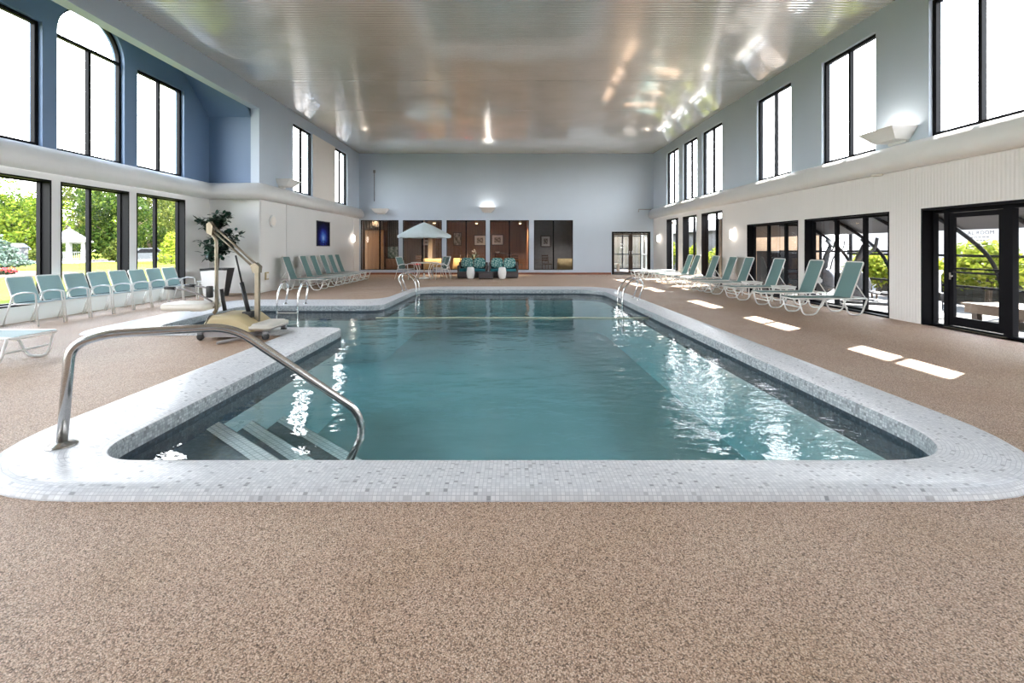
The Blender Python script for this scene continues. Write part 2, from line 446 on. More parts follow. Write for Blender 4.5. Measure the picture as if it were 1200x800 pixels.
def mk_art(name, a, b, sc):
    t = NT(name); g = t.coord('UV')
    return t.done(t.bsdf(t.ramp(t.noise(g, sc, 4), [(.38, a), (.62, b)]), .4))
M['art'] = mk_art('sepia_sketch_print', (.08,.075,.07,1), (.62,.58,.52,1), 3)
M['art2'] = mk_art('green_landscape_print', (.06,.12,.10,1), (.42,.48,.42,1), 4)
SKY, SUN, EXPO = 7.0, 16.0, 1.27
# ------------------------------------------------------------------ walls with openings
def wall_grid(mb, axis, p0, p1, u0, u1, v0, v1, holes, mi=0):
    us = sorted({u0, u1, *[h[0] for h in holes], *[h[1] for h in holes]}); us = [u for u in us if u0 <= u <= u1]
    vs = sorted({v0, v1, *[h[2] for h in holes], *[h[3] for h in holes]}); vs = [v for v in vs if v0 <= v <= v1]
    def solid(i, j):
        if i < 0 or j < 0 or i >= len(us)-1 or j >= len(vs)-1: return False
        cu, cv = (us[i]+us[i+1])/2, (vs[j]+vs[j+1])/2
        return not any(h[0] < cu < h[1] and h[2] < cv < h[3] for h in holes)
    def P(p, u, v): return (p, u, v) if axis == 'x' else (u, p, v)
    for i in range(len(us)-1):
        for j in range(len(vs)-1):
            if not solid(i, j): continue
            a, b, c, d = us[i], us[i+1], vs[j], vs[j+1]
            mb.quad(P(p0,a,c), P(p0,b,c), P(p0,b,d), P(p0,a,d), mi=mi)
            mb.quad(P(p1,a,c), P(p1,a,d), P(p1,b,d), P(p1,b,c), mi=mi)
            if not solid(i-1, j): mb.quad(P(p0,a,c), P(p0,a,d), P(p1,a,d), P(p1,a,c), mi=mi)
            if not solid(i+1, j): mb.quad(P(p0,b,c), P(p1,b,c), P(p1,b,d), P(p0,b,d), mi=mi)
            if not solid(i, j-1): mb.quad(P(p0,a,c), P(p1,a,c), P(p1,b,c), P(p0,b,c), mi=mi)
            if not solid(i, j+1): mb.quad(P(p0,a,d), P(p0,b,d), P(p1,b,d), P(p1,a,d), mi=mi)

NWIN = [0]
def window(axis, face, sgn, u0, u1, v0, v1, mulls=(), trans=(), lining=0.0, depth=.1, fw=.055, glass='glass', mat='bronze', name=None, arch=None):
    """face: wall plane seen from the room; sgn: direction into the wall. Dark frame set back by depth, with an optional dark lining of the reveal."""
    if name is None:
        NWIN[0] += 1; name = 'window_%d' % NWIN[0]
    mb = MB(); g = face + sgn*depth
    def P(p, u, v): return (p, u, v) if axis == 'x' else (u, p, v)
    def bar(ua, ub, va, vb, pa, pb):
        a, b = P(min(pa,pb), ua, va), P(max(pa,pb), ub, vb)
        mb.box(min(a[0],b[0]), max(a[0],b[0]), min(a[1],b[1]), max(a[1],b[1]), min(a[2],b[2]), max(a[2],b[2]))
    pa, pb = g - sgn*.035, g + sgn*.045
    bar(u0, u0+fw, v0, v1, pa, pb); bar(u1-fw, u1, v0, v1, pa, pb)
    bar(u0+fw, u1-fw, v0, v0+fw, pa, pb)
    if arch is None: bar(u0+fw, u1-fw, v1-fw, v1, pa, pb)
    else:
        # semicircular head from v1 up
        c, r = (u0+u1)/2, (u1-u0)/2
        bar(u0+fw, u1-fw, v1-fw, v1, pa, pb)
        n = 24; loops = []
        for k in range(n+1):
            a = pi*k/n
            ri, ro = r-fw, r
            loops.append([P(pa, c+ro*cos(a), v1+ro*sin(a)), P(pb, c+ro*cos(a), v1+ro*sin(a)), P(pb, c+ri*cos(a), v1+ri*sin(a)), P(pa, c+ri*cos(a), v1+ri*sin(a))])
        mb.loft(loops, True, True, smooth=False)
    if lining:
        l = .03
        e = face - sgn*.006
        bar(u0, u0+l, v0, v1, e, pa); bar(u1-l, u1, v0, v1, e, pa); bar(u0+l, u1-l, v1-l, v1, e, pa); bar(u0+l, u1-l, v0, v0+l, e, pa)
    for m in mulls: bar(m-.032, m+.032, v0+fw, v1-fw, pa, pb)
    us = [u0+fw] + [x for m in mulls for x in (m-.032, m+.032)] + [u1-fw]
    for tz in trans:
        for k in range(0, len(us), 2): bar(us[k], us[k+1], tz-.03, tz+.03, pa, pb)
    o = struct(mb.build(name, M[mat]))
    gb = MB()
    q = [P(g, u0+fw*.5, v0+fw*.5), P(g, u1-fw*.5, v0+fw*.5), P(g, u1-fw*.5, v1-fw*.5), P(g, u0+fw*.5, v1-fw*.5)]
    gb.quad(*q)
    if arch is not None:
        c, r = (u0+u1)/2, (u1-u0)/2-fw*.5
        k0 = gb.add([P(g, c+r*cos(pi*k/20), v1+r*sin(pi*k/20)) for k in range(21)])
        gb.face(range(k0, k0+21))
    gb.build('glass_pane', M[glass], o, recalc=False)
    return o

# openings ---------------------------------------------------------
UZ0, UZ1 = 3.36, 5.80
R_UP = [(-4.9,-3.3), (-2.1,-.5), (.7,2.3), (3.7,5.3), (6.5,8.12), (9.29,10.88), (12.05,13.69), (15.9,17.52), (17.98,19.42), (19.94,21.4)]
R_LO = [(15.88,17.56), (18.02,19.42), (19.94,21.38)]            # tall windows near the far end
L_UP = [(-4.9,-3.3), (-2.1,-.5), (.7,2.3), (3.4,5.0), (16.06,17.66), (20.04,21.55)]
B_UP = [(7.22,8.88), (11.17,12.79)]
B_ARCH = (9.17,10.79)
B_LO = [(7.3,9.05), (9.24,10.92), (11.14,12.83)]
L_LO = [(-4.9,-3.2), (-2.1,-.4), (.7,2.4), (3.4,5.1)]
BK = [(-7.45,-5.51), (-5.29,-3.29), (-3.05,-1.04), (-.83,1.18), (1.43,3.43)]

# right wall
mb = MB(); wall_grid(mb, 'x', XR, XR+TW, YF, D, 3.30, 7.3, [(a,b,UZ0,UZ1) for a,b in R_UP]); struct(mb.build('wall_right', M['blue']))
DR = (5.10, 8.27)            # door group
WE, WD = (8.96, 11.5), (11.75, 14.24)
mb = MB(); wall_grid(mb, 'x', XR, XR+TW, YF, D, -.02, 3.30, [(a,b,.04,2.69) for a,b in R_LO] + [(DR[0],DR[1],0,2.10), (WE[0],WE[1],0.0,2.10), (WD[0],WD[1],0.0,2.10), (-2.0,3.6,0,2.10)])
struct(mb.build('wall_right_lower', M['ribwhite']))
# left wall
mb = MB(); wall_grid(mb, 'x', XL, XL-TW, BAY1, D, 3.30, 7.3, [(a,b,UZ0,UZ1) for a,b in L_UP if a > BAY1]); wall_grid(mb, 'x', XL, XL-TW, YF, BAY0, 3.30, 7.3, [(a,b,UZ0,UZ1) for a,b in L_UP if a < BAY0])
struct(mb.build('wall_left', M['blue']))
mb = MB(); wall_grid(mb, 'x', XL, XL-TW, BAY1, D, -.02, 3.30, []); wall_grid(mb, 'x', XL, XL-TW, YF, BAY0, -.02, 3.30, [(a,b,.3,2.7) for a,b in L_LO])
struct(mb.build('wall_left_lower', M['white']))
# cream panel between the two upper windows, slim white seams lower down
mb = MB(); mb.box(XL, XL+.012, 17.70, 20.0, 3.37, 5.80); struct(mb.build('trim_1', M['cream']))
mb = MB()
for y in (13.9, 15.55, 22.4): mb.box(XL, XL+.02, y, y+.07, .0, 2.9)
struct(mb.build('trim_2', M['white']))
# beam over the bay opening
mb = MB(); mb.box(XL-TW, XL, BAY0, BAY1, 5.62, 7.3); struct(mb.build('beam_left', M['blue']))
# bay: window wall, end walls, hipped ceiling
mb = MB(); wall_grid(mb, 'x', XB, XB-TW, BAY0, BAY1, 3.30, 7.3, [(a,b,UZ0,UZ1) for a,b in B_UP] + [(B_ARCH[0],B_ARCH[1],UZ0,6.56)])
c, r = (B_ARCH[0]+B_ARCH[1])/2, (B_ARCH[1]-B_ARCH[0])/2
for sg in (-1, 1):            # spandrels beside the arched head
    poly = [(c+sg*r, 6.56)] + [(c+sg*r*cos(pi/2*k/10), 5.75+r*sin(pi/2*k/10)) for k in range(11)]
    mb.prism(poly, XB-TW, XB, 'x')
struct(mb.build('wall_bay', M['bayblue']))
mb = MB(); wall_grid(mb, 'x', XB, XB-TW, BAY0, BAY1, -.02, 3.30, [(a,b,.30,2.73) for a,b in B_LO]); struct(mb.build('wall_bay_lower', M['white']))
mb = MB()
for y0, y1 in ((BAY1, BAY1+TW), (BAY0-TW, BAY0)): mb.box(XB-TW, XL-TW, y0, y1, 3.30, 7.3)
struct(mb.build('wall_bay_ends', M['bayblue']))
mb = MB()
for y0, y1 in ((BAY1, BAY1+TW), (BAY0-TW, BAY0)): mb.box(XB-TW, XL-TW, y0, y1, -.02, 3.30)
struct(mb.build('wall_bay_ends_lower', M['white']))
mb = MB()
prof = [(BAY0, 5.36), (BAY0+1.75, 6.85), (BAY1-1.75, 6.85), (BAY1, 5.36)]
lo = [(y, z) for y, z in prof]; hi = [(y, z+.12) for y, z in prof][::-1]
mb.prism(lo+hi, XB-.0, XL-TW, 'x'); struct(mb.build('ceiling_bay', M['bayblue']))
# far wall and the wall behind the camera
mb = MB(); wall_grid(mb, 'y', D, D+TW, XL-TW, XR+TW, -.02, 7.3, [(a,b,.24,2.78) for a,b in BK] + [(5.42,7.39,0,2.19)]); struct(mb.build('wall_back', M['blue']))
mb = MB(); wall_grid(mb, 'y', YF, YF-TW, XL-TW, XR+TW, -.02, 7.3, []); struct(mb.build('wall_front', M['blue']))
mb = MB(); mb.box(-7.5, 5.38, D-.03, D, 0, .10); struct(mb.build('baseboard_back', M['brick']))
# moulded ledge that runs round the room between the two window rows
def ledge(name, path, inward):
    prof = [(0,3.36),(.10,3.34),(.20,3.24),(.26,3.12),(.275,3.03),(.255,2.95),(.20,2.89),(.10,2.86),(0,2.86)]
    mb = MB(); loops = []
    for (x, y), (nx, ny) in zip(path, inward): loops.append([(x+nx*d, y+ny*d, z) for d, z in prof])
    mb.loft(loops, True, True); return struct(mb.build(name, M['ledge']))
ledge('trim_3', [(XR,YF),(XR,D)], [(-1,0),(-1,0)])
ledge('trim_4', [(XB,BAY0),(XB,BAY1),(XL,BAY1),(XL,D)], [(1,1),(1,-1),(1,-1),(1,0)])
ledge('trim_5', [(XL,YF),(XL,BAY0),(XB,BAY0)], [(1,0),(1,1),(1,1)])
# floor (deck) with the pool cut out, ceiling, roof
def rounded(corners, nc=10):
    pts = [Vector((x, y, 0)) for x, y, r in corners]
    return fillet(pts, [r for _, _, r in corners], nc, True)
INNER = [(-2.70,2.874,.38),(3.03,2.874,.62),(3.00,14.40,1.0),(-2.80,14.40,.6),(-2.86,10.43,.45),(-6.05,10.43,.5),(-5.95,7.62,.4),(-2.70,7.62,.28)]
OUTER = [(-3.52,2.50,1.15),(3.60,2.50,1.15),(3.58,15.75,1.5),(-3.05,15.75,1.2),(-3.25,11.9,.8),(-7.1,11.9,.8),(-6.95,7.2,.4),(-3.50,7.2,.15)]
def resample(loop_corners, nc=10, ns=26):
    pts = rounded(loop_corners, nc); m = nc+1; out = []
    k = len(loop_corners)
    for i in range(k):
        arc = pts[i*m:(i+1)*m]; out += arc
        a, b = arc[-1], pts[((i+1) % k)*m]
        for j in range(1, ns): out.append(a.lerp(b, j/ns))
    return out
PIN, POUT = resample(INNER), resample(OUTER)
NP = len(PIN)
bm = bmesh.new()
def ring(pts, z=0):
    vs = [bm.verts.new((p[0], p[1], z)) for p in pts]
    return [bm.edges.new((vs[i], vs[(i+1) % len(vs)])) for i in range(len(vs))]
ed = ring([(XB-.05,YF),(XR+TW,YF),(XR+TW,D+TW),(XB-.05,D+TW)]) + ring([(p.x, p.y) for p in POUT])
bmesh.ops.triangle_fill(bm, use_beauty=True, edges=ed)
bmesh.ops.recalc_face_normals(bm, faces=bm.faces[:])
if sum(f.normal.z for f in bm.faces) < 0: bmesh.ops.reverse_faces(bm, faces=bm.faces[:])
me = bpy.data.meshes.new('floor'); bm.to_mesh(me); bm.free(); me.materials.append(M['deck'])
fl = bpy.data.objects.new('floor', me); COL.objects.link(fl); struct(fl)

# coping: profile swept round the pool, texture rows follow the edge
def sweep(mb, rows, smooth=True, flip=False, mi=0):
    s = [0]
    for i in range(NP): s.append(s[-1] + (POUT[(i+1) % NP]-POUT[i]).length*.5 + (PIN[(i+1) % NP]-PIN[i]).length*.5)
    w = .55
    b = [mb.add([tuple(p) for p in row]) for row, _ in rows]
    for r in range(len(rows)-1):
        t0, t1 = rows[r][1], rows[r+1][1]
        for i in range(NP):
            j = (i+1) % NP
            mb.face((b[r]+i, b[r]+j, b[r+1]+j, b[r+1]+i), smooth, [(s[i],t0),(s[i+1],t0),(s[i+1],t1),(s[i],t1)], mi)
def between(t, z): return [a.lerp(b, t) + Vector((0,0,z)) for a, b in zip(POUT, PIN)]
def inset(d, z):
    out = []
    for i in range(NP):
        tg = (PIN[(i+1) % NP]-PIN[i-1]).normalized(); nrm = Vector((-tg.y, tg.x, 0))
        out.append(PIN[i] + nrm*d + Vector((0,0,z)))
    return out
mb = MB()
rows = [(between(0,-.12),0),(between(0,.0),.02),(between(.04,.03),.05),(between(.12,.054),.10),(between(.3,.06),.19),(between(.6,.062),.36),(between(.93,.062),.54),(between(1,.055),.58)]
sweep(mb, rows); struct(mb.build('pool_coping_trim', M['coping'], recalc=False))
mb = MB()
sweep(mb, [(inset(0,.055),0),(inset(.012,.03),.027),(inset(.012,-.06),.12)]); struct(mb.build('pool_face_trim', M['facetile'], recalc=False))
mb = MB(); sweep(mb, [(inset(.012,-.06),0),(inset(.012,-.30),.25)]); struct(mb.build('pool_waterline_trim', M['band'], recalc=False))
PZ = -1.25
mb = MB(); sweep(mb, [(inset(.02,-.28),0),(inset(.02,PZ),1.0)]); struct(mb.build('pool_wall', M['plasterpool'], recalc=False))
def fill(pts, z, name, mat, up=True):
    bm = bmesh.new(); vs = [bm.verts.new((p[0], p[1], z)) for p in pts]
    e = [bm.edges.new((vs[i], vs[(i+1) % len(vs)])) for i in range(len(vs))]
    bmesh.ops.triangle_fill(bm, use_beauty=True, edges=e)
    if (sum(f.normal.z*f.calc_area() for f in bm.faces) < 0) == up: bmesh.ops.reverse_faces(bm, faces=bm.faces[:])
    me = bpy.data.meshes.new(name); bm.to_mesh(me); bm.free(); me.materials.append(mat)
    o = bpy.data.objects.new(name, me); COL.objects.link(o); return o
struct(fill(PIN, PZ, 'pool_floor', M['plasterpool']))
# steps across the near left corner
STEPS = [(-.24, 4.25, -1.0), (-.44, 4.80, -.457), (-.64, 5.50, .27)]
mb, nb = MB(), MB()
x0, y0 = -2.68, 2.895
zz = [s[0] for s in STEPS] + [PZ]
for k, (z, yk, xk) in enumerate(STEPS):
    mb.prism([(x0,y0),(xk,y0),(x0,yk)], zz[k+1]-.02, z, 'z')
    d = Vector((xk-x0, y0-yk, 0)); L = d.length; d.normalize(); nrm = Vector((d.y, -d.x, 0))
    if nrm.dot(Vector((x0-xk, y0-yk, 0))+Vector((1,1,0))) > 0: pass
    inn = Vector((-1,-1,0)); nrm = nrm if nrm.dot(inn) > 0 else -nrm
    A, B = Vector((x0,yk,z)), Vector((xk,y0,z)); w = .14
    for e, (p, q) in enumerate(((A,B),)):
        up = Vector((0,0,.008))
        nb.quad(p+up, q+up, q+up+nrm*w, p+up+nrm*w, uv=[(0,0),(L,0),(L,w),(0,w)])
        o = -nrm*.006
        nb.quad(p+up+o, q+up+o, q+o-Vector((0,0,.05)), p+o-Vector((0,0,.05)), uv=[(0,0),(L,0),(L,.05),(0,.05)])
struct(mb.build('pool_steps_trim', M['tread'])); struct(nb.build('pool_nosing_trim', M['nosing'], recalc=False))
# water body, closed so that its depth tints what lies below
WZ = -.09
mb = MB(); big = inset(-.03, 0)
bm = bmesh.new()
top = [bm.verts.new((p.x, p.y, WZ)) for p in big]; bot = [bm.verts.new((p.x, p.y, PZ-.05)) for p in big]
for i in range(NP): bm.faces.new((top[i], bot[i], bot[(i+1) % NP], top[(i+1) % NP]))
e1 = [bm.edges.get((top[i], top[(i+1) % NP])) for i in range(NP)]; bmesh.ops.triangle_fill(bm, use_beauty=True, edges=e1)
e2 = [bm.edges.get((bot[i], bot[(i+1) % NP])) for i in range(NP)]; bmesh.ops.triangle_fill(bm, use_beauty=True, edges=e2)
bmesh.ops.recalc_face_normals(bm, faces=bm.faces[:])
me = bpy.data.meshes.new('pool_water'); bm.to_mesh(me); bm.free(); me.materials.append(M['water'])
o = bpy.data.objects.new('pool_water', me); COL.objects.link(o); struct(o)

# ribbed metal ceiling, real corrugation running across the room
mb = MB(); lam, amp, seg = .098, .0068, 6
n = int((D-YF)/lam)*seg; base = []
for i in range(n+1):
    y = YF + (D-YF)*i/n; z = ZC + amp*cos(2*pi*i/seg)
    base.append(mb.add([(XL-.0, y, z), (-2.5, y, z), (2.5, y, z), (XR, y, z)]))
for i in range(n):
    for k in range(3): mb.face((base[i]+k, base[i]+k+1, base[i+1]+k+1, base[i+1]+k), True)
struct(mb.build('ceiling', M['ceil'], recalc=False))
mb = MB()
for y in (10.9, 13.1, 15.9): mb.box(XL, XR, y-.006, y+.006, ZC-.009, ZC)
struct(mb.build('trim_6', M['ceil']))
mb = MB(); mb.box(XB-TW, 9.86, YF-TW, D+TW, 7.3, 7.5); struct(mb.build('roof', M['concrete']))

# ------------------------------------------------------------------ windows and doors
for a, b in R_UP: window('x', XR, 1, a, b, UZ0, UZ1, [(a+b)/2], depth=.10, fw=.07)
for a, b in R_LO: window('x', XR, 1, a, b, .04, 2.69, [(a+b)/2], lining=1, depth=.2, fw=.05)
for w in (WE, WD): window('x', XR, 1, w[0], w[1], 0.0, 2.10, [w[0]+(w[1]-w[0])/3, w[0]+(w[1]-w[0])*2/3], lining=1, depth=.2, fw=.07)
window('x', XR, 1, -2.0, 3.6, 0.0, 2.10, [-.13, 1.73], lining=1, depth=.2, fw=.07)
for a, b in L_UP: window('x', XL, -1, a, b, UZ0, UZ1, [(a+b)/2], depth=.10, fw=.07)
for a, b in L_LO: window('x', XL, -1, a, b, .3, 2.7, [(a+b)/2], depth=.12, fw=.06)
for a, b in B_UP: window('x', XB, -1, a, b, UZ0, UZ1, [(a+b)/2], depth=.12, fw=.07)
window('x', XB, -1, B_ARCH[0], B_ARCH[1], UZ0, 5.75, [(B_ARCH[0]+B_ARCH[1])/2], depth=.12, fw=.06, arch=1)
for a, b in B_LO: window('x', XB, -1, a, b, .30, 2.73, [(a+b)/2], lining=1, depth=.2, fw=.055)
for a, b in BK: window('y', D, 1, a, b, .24, 2.78, [(a+b)/2], depth=.06, fw=.03, glass='glassback')

# glazed storefront with the hinged door, right wall
g = XR+.22
mb = MB()
y0, y1 = DR; zt = 2.10
mb.box(XR-.006, g+.05, y1-.03, y1, 0, zt); mb.box(XR-.006, g+.05, y0, y0+.03, 0, zt); mb.box(XR-.006, g+.05, y0+.03, y1-.03, zt-.04, zt)
mb.box(g-.04, g+.05, y0+.03, y1-.03, zt-.10, zt-.04); mb.box(g-.05, g+.05, y0+.03, y1-.03, 0, .035)
for y, w in ((8.235,.03), (7.985,.08), (7.0,.13), (6.1,.08), (5.17,.08)): mb.box(g-.045, g+.05, y-w/2, y+w/2, .035, zt-.10)
door_fr = struct(mb.build('door_1', M['bronze']))
gb = MB()
for a, b in ((8.02,8.23), (6.13,6.94), (5.21,6.06)): gb.quad((g,a,.03),(g,b,.03),(g,b,zt-.1),(g,a,zt-.1))
gb.build('sidelight_glass', M['glass'], door_fr, recalc=False)
a, b = 7.07, 7.94
mb = MB(); sw = .075
mb.box(g-.03, g+.02, a, a+.075, .05, zt-.11); mb.box(g-.03, g+.02, b-sw, b, .05, zt-.11); mb.box(g-.03, g+.02, a+.075, b-sw, .05, .20); mb.box(g-.03, g+.02, a+.075, b-sw, zt-.19, zt-.11)
mb.box(g-.03, g+.02, a+.075, b-sw, 1.02, 1.045)
leaf = mb.build('door_leaf', M['bronze'], door_fr)
gb = MB(); gb.quad((g,a+.06,.18),(g,b-.06,.18),(g,b-.06,zt-.17),(g,a+.06,zt-.17)); gb.build('door_glass', M['glass'], leaf, recalc=False)
mb = MB(); mb.lathe([(.028,0),(.028,.012),(.016,.016),(.016,.03)], 14, M=Matrix.Translation((g-.03, b-.04, .90)) @ Matrix.Rotation(-pi/2, 4, 'Y')); mb.box(g-.062, g-.05, b-.055, b-.025, .84, .96)
tag(mb.build('lock_handle', M['chrome'], leaf), 'small chrome lock')
mb = MB(); mb.box(g-.05, g-.03, a+.075, b-sw, .955, .985); mb.box(g-.075, g-.05, a+.1, b-.05, .94, 1.0) if False else None
mb.build('push_bar', M['bronze2'], leaf)
mb = MB(); mb.box(g-.08, g-.03, 7.0, 8.0, 0, .012); mb.build('threshold', M['brass'], door_fr)
# frosted lettering on the glass of the door
def text(body, size, loc, rot, mat, parent, name='lettering'):
    cu = bpy.data.curves.new(name, 'FONT'); cu.body = body; cu.size = size; cu.align_x = 'CENTER'; cu.extrude = .001; cu.space_character = 1.15
    cu.materials.append(mat)
    o = bpy.data.objects.new(name, cu); COL.objects.link(o); o.location = loc; o.rotation_euler = rot; o.parent = parent; return o
M['letters'] = paint('grey_vinyl_letters', (.03,.03,.03,1), .6, .02, 5)
rot = (pi/2, 0, -pi/2)
text('AL ROOM', .085, (g-.008, 7.44, 1.61), rot, M['letters'], leaf)
mb = MB(); rr = random.Random(3)
for z, ya, yb in ((1.555,7.31,7.61), (1.50,7.37,7.53), (1.44,7.33,7.65), (1.40,7.35,7.63)):
    y = ya
    while y < yb:
        w = rr.uniform(.03,.07); mb.box(g-.009, g-.007, y, min(y+w, yb), z, z+.014); y += w+.015
mb.build('small_lettering', M['letters'], leaf)

# double glazed door in the far wall
mb = MB(); gy = D+.06
mb.box(5.42,5.50,D-.01,gy+.06,0,2.19); mb.box(7.31,7.39,D-.01,gy+.06,0,2.19); mb.box(5.50,7.31,D-.01,gy+.06,2.11,2.19); mb.box(5.50,7.31,D-.01,gy+.06,0,.04)
d2 = struct(mb.build('door_2', M['bronze']))
for a, b, m in ((5.51,6.395,'brass'), (6.405,7.30,'brass')):
    mb = MB(); i = .07 if a < 6 else .04; j = .04 if a < 6 else .07
    wl, wr = (.05,.10) if a < 6 else (.10,.05)
    mb.box(a,a+wl,gy,gy+.04,.05,2.10); mb.box(b-wr,b,gy,gy+.04,.05,2.10); mb.box(a+wl,b-wr,gy,gy+.04,.05,.13); mb.box(a+wl,b-wr,gy,gy+.04,2.03,2.10)
    lf = mb.build('door_leaf', M['wood_dk'], d2)
    gb = MB(); gb.quad((a+.03,gy+.02,.1),(b-.03,gy+.02,.1),(b-.03,gy+.02,2.05),(a+.03,gy+.02,2.05)); gb.build('door_glass', M['glass'], lf, recalc=False)
    x = b-.06 if a < 6 else a+.06
    mb = MB(); mb.tube(fillet([(x,gy,.92),(x,gy-.05,.92),(x,gy-.05,1.22),(x,gy,1.22)], .02, 3), .012, 8); mb.build('pull_handle', M['chrome'], lf)
# ------------------------------------------------------------------ loungers
def make_lounger(flat, label, group, sling='sling'):
    t = thing('sun_lounger', label, 'sun lounger', group=group)
    W = .265; z = .345; r = .016; wf = M['wframe']
    mb = MB()
    rail = [(1.46,-W,z),(.03,-W,z),(0,-W+.03,z-.012),(0,W-.03,z-.012),(.03,W,z),(1.46,W,z)]
    mb.tube(fillet(rail, .02, 3), r, 8); mb.tube([(1.46,-W,z),(1.46,W,z)], r, 8); mb.tube([(.62,-W,z-.03),(.62,W,z-.03)], r*.8, 8)
    mb.build('seat_frame', wf, t)
    for s in (-1, 1):
        y = s*(W+.012)
        for tops in (((.05,.345),(.15,.017),(.40,.017),(.58,.345)), ((.96,.345),(1.08,.017),(1.34,.017),(1.46,.345))):
            mb = MB(); mb.tube(fillet([(x, y, zz) for x, zz in tops], .09, 6), r, 8); mb.build('leg', wf, t)
    for x in (.13, 1.06):
        mb = MB(); mb.tube([(x,-W,.16),(x,W,.16)], r*.8, 8); mb.build('cross_bar', wf, t)
    mb = MB(); L, n = 1.13, 8
    for side in (0, 1):
        zz = z+.014 - side*.006
    loops = [[(.015+L*i/n, -W+.005, z+.012-.014*sin(pi*i/n)), (.015+L*i/n, W-.005, z+.012-.014*sin(pi*i/n)), (.015+L*i/n, W-.005, z+.006-.014*sin(pi*i/n)), (.015+L*i/n, -W+.005, z+.006-.014*sin(pi*i/n))] for i in range(n+1)]
    mb.loft(loops, True, True, smooth=False); mb.build('seat_sling', M[sling], t)
    a = 0 if flat else radians(70)
    H = Matrix.Translation((1.15,0,z+.012)) @ Matrix.Rotation(-a, 4, 'Y')
    mb = MB(); BL = .78
    fr = [H @ Vector(p) for p in fillet([(0,-W+.02,0),(BL,-W+.02,0),(BL,W-.02,0),(0,W-.02,0)], .05, 4)]
    mb.tube(fr, r*.9, 8); bf = mb.build('backrest_frame', wf, t)
    mb = MB()
    loops = [[H @ Vector((BL*i/n, y, q-.012*sin(pi*i/n))) for y, q in ((-W+.03,.006),(W-.03,.006),(W-.03,0),(-W+.03,0))] for i in range(n+1)]
    mb.loft(loops, True, True, smooth=False); mb.build('backrest_sling', M[sling], t)
    if not flat:
        for s in (-1, 1):
            mb = MB(); mb.tube([H @ Vector((.30, s*(W-.02), 0)), (1.44, s*(W-.02), z+.02)], r*.7, 8); mb.build('back_strut', wf, t)
    return t
RG, LG = 'loungers along the right wall', 'loungers along the left wall'
rl = [(9.3, 'nearest raised teal lounger of the right-hand row, close to the glazed door'),
      (10.46, 'teal lounger standing second nearest the glazed door, in front of the exercise machines'),
      (11.92, 'third teal lounger from the glazed door, beyond a white side table'),
      (13.42, 'fourth teal lounger from the glazed door, before a black-framed window'),
      (14.4, 'fifth teal lounger from the glazed door, backed by white ribbed wall below a sconce'),
      (15.6, 'sixth teal lounger from the glazed door, at the near tall window'),
      (17.1, 'nearer of two close teal loungers by the middle tall window'),
      (17.78, 'farther of two close teal loungers by the middle tall window')]
L0 = None
for y, lab in rl:
    if L0 is None: L0 = make_lounger(False, lab, RG); L0.location = (5.93, y+.28, 0)
    else: dup(L0, (5.93, y+.28, 0), 0, lab, RG)
F0 = make_lounger(True, 'flat white-framed lounger beside the far double door, last of the right row', RG); F0.location = (5.7, 20.75, 0)
dup(F0, (5.65, 19.4, 0), 0, 'flat white-framed lounger next to the last one near the far double door', RG)
ll = [(14.72, 'raised teal lounger nearest the pool ladder in the left-hand row'),
      (15.95, 'second teal lounger of the left-hand row, counted from the near end'),
      (16.78, 'third teal lounger of the left-hand row, counted from the near end'),
      (17.68, 'fourth teal lounger of the left-hand row, under the blue poster'),
      (18.48, 'fifth teal lounger of the left-hand row, just past the blue poster'),
      (19.22, 'farthest teal lounger of the left-hand row, nearest the wood-panelled window')]
for y, lab in ll: dup(L0, (-5.85, y+.28, 0), pi, lab, LG)
fl0 = make_lounger(True, 'flat pale blue lounger cut off at the left edge, beside the pool handrail', 'flat lounger near the handrail', 'slingpale'); fl0.location = (-5.70, 5.52, 0); fl0.rotation_euler.z = pi

# ------------------------------------------------------------------ sling armchairs
def make_chair(label, group, sling='slingpale'):
    t = thing('sling_armchair', label, 'chair', group=group)
    r, W, wf = .013, .222, M['wframe']
    for s in (-1, 1):
        y = s*(W+.013)
        mb = MB(); mb.tube(fillet([(.30,y,0),(.245,y,.575),(.20,y,.585)], .06, 5), r, 8); mb.build('leg', wf, t)
        mb = MB(); mb.tube(fillet([(.225,y,.583),(.05,y,.60),(-.12,y,.56),(-.17,y,.50)], .05, 4), r*1.1, 8); mb.build('armrest', wf, t)
        mb = MB(); mb.tube([(-.33,y,0),(-.165,y,.50)], r, 8); mb.build('leg', wf, t)
    mb = MB(); mb.tube(fillet([(.265,-W,.40),(-.14,-W,.385),(-.30,-W,.86),(-.30,W,.86),(-.14,W,.385),(.265,W,.40)], .045, 4), r, 8)
    mb.tube([(.265,-W-.013,.40),(.265,W+.013,.40)], r, 8); mb.tube([(-.2,-W-.013,.38),(-.2,W+.013,.38)], r*.8, 8)
    mb.build('seat_frame', wf, t)
    w = W-.004
    def sheet(pts):
        mb = MB(); loops = [[(x,-w,z),(x,w,z),(x+dx,w,z+dz),(x+dx,-w,z+dz)] for x, z, dx, dz in pts]
        mb.loft(loops, True, True, smooth=False); return mb
    sheet([(.265,.418,0,-.005),(.12,.402,0,-.005),(-.02,.396,0,-.005),(-.13,.402,0,-.005)]).build('seat', M[sling], t)
    sheet([(-.137,.41,-.006,0),(-.175,.54,-.006,0),(-.235,.69,-.006,0),(-.297,.855,-.006,0)]).build('backrest', M[sling], t)
    return t
CG = 'armchairs under the left windows'
ordn = ['first', 'second', 'third', 'fourth', 'fifth', 'sixth', 'seventh', 'eighth']
C0 = None
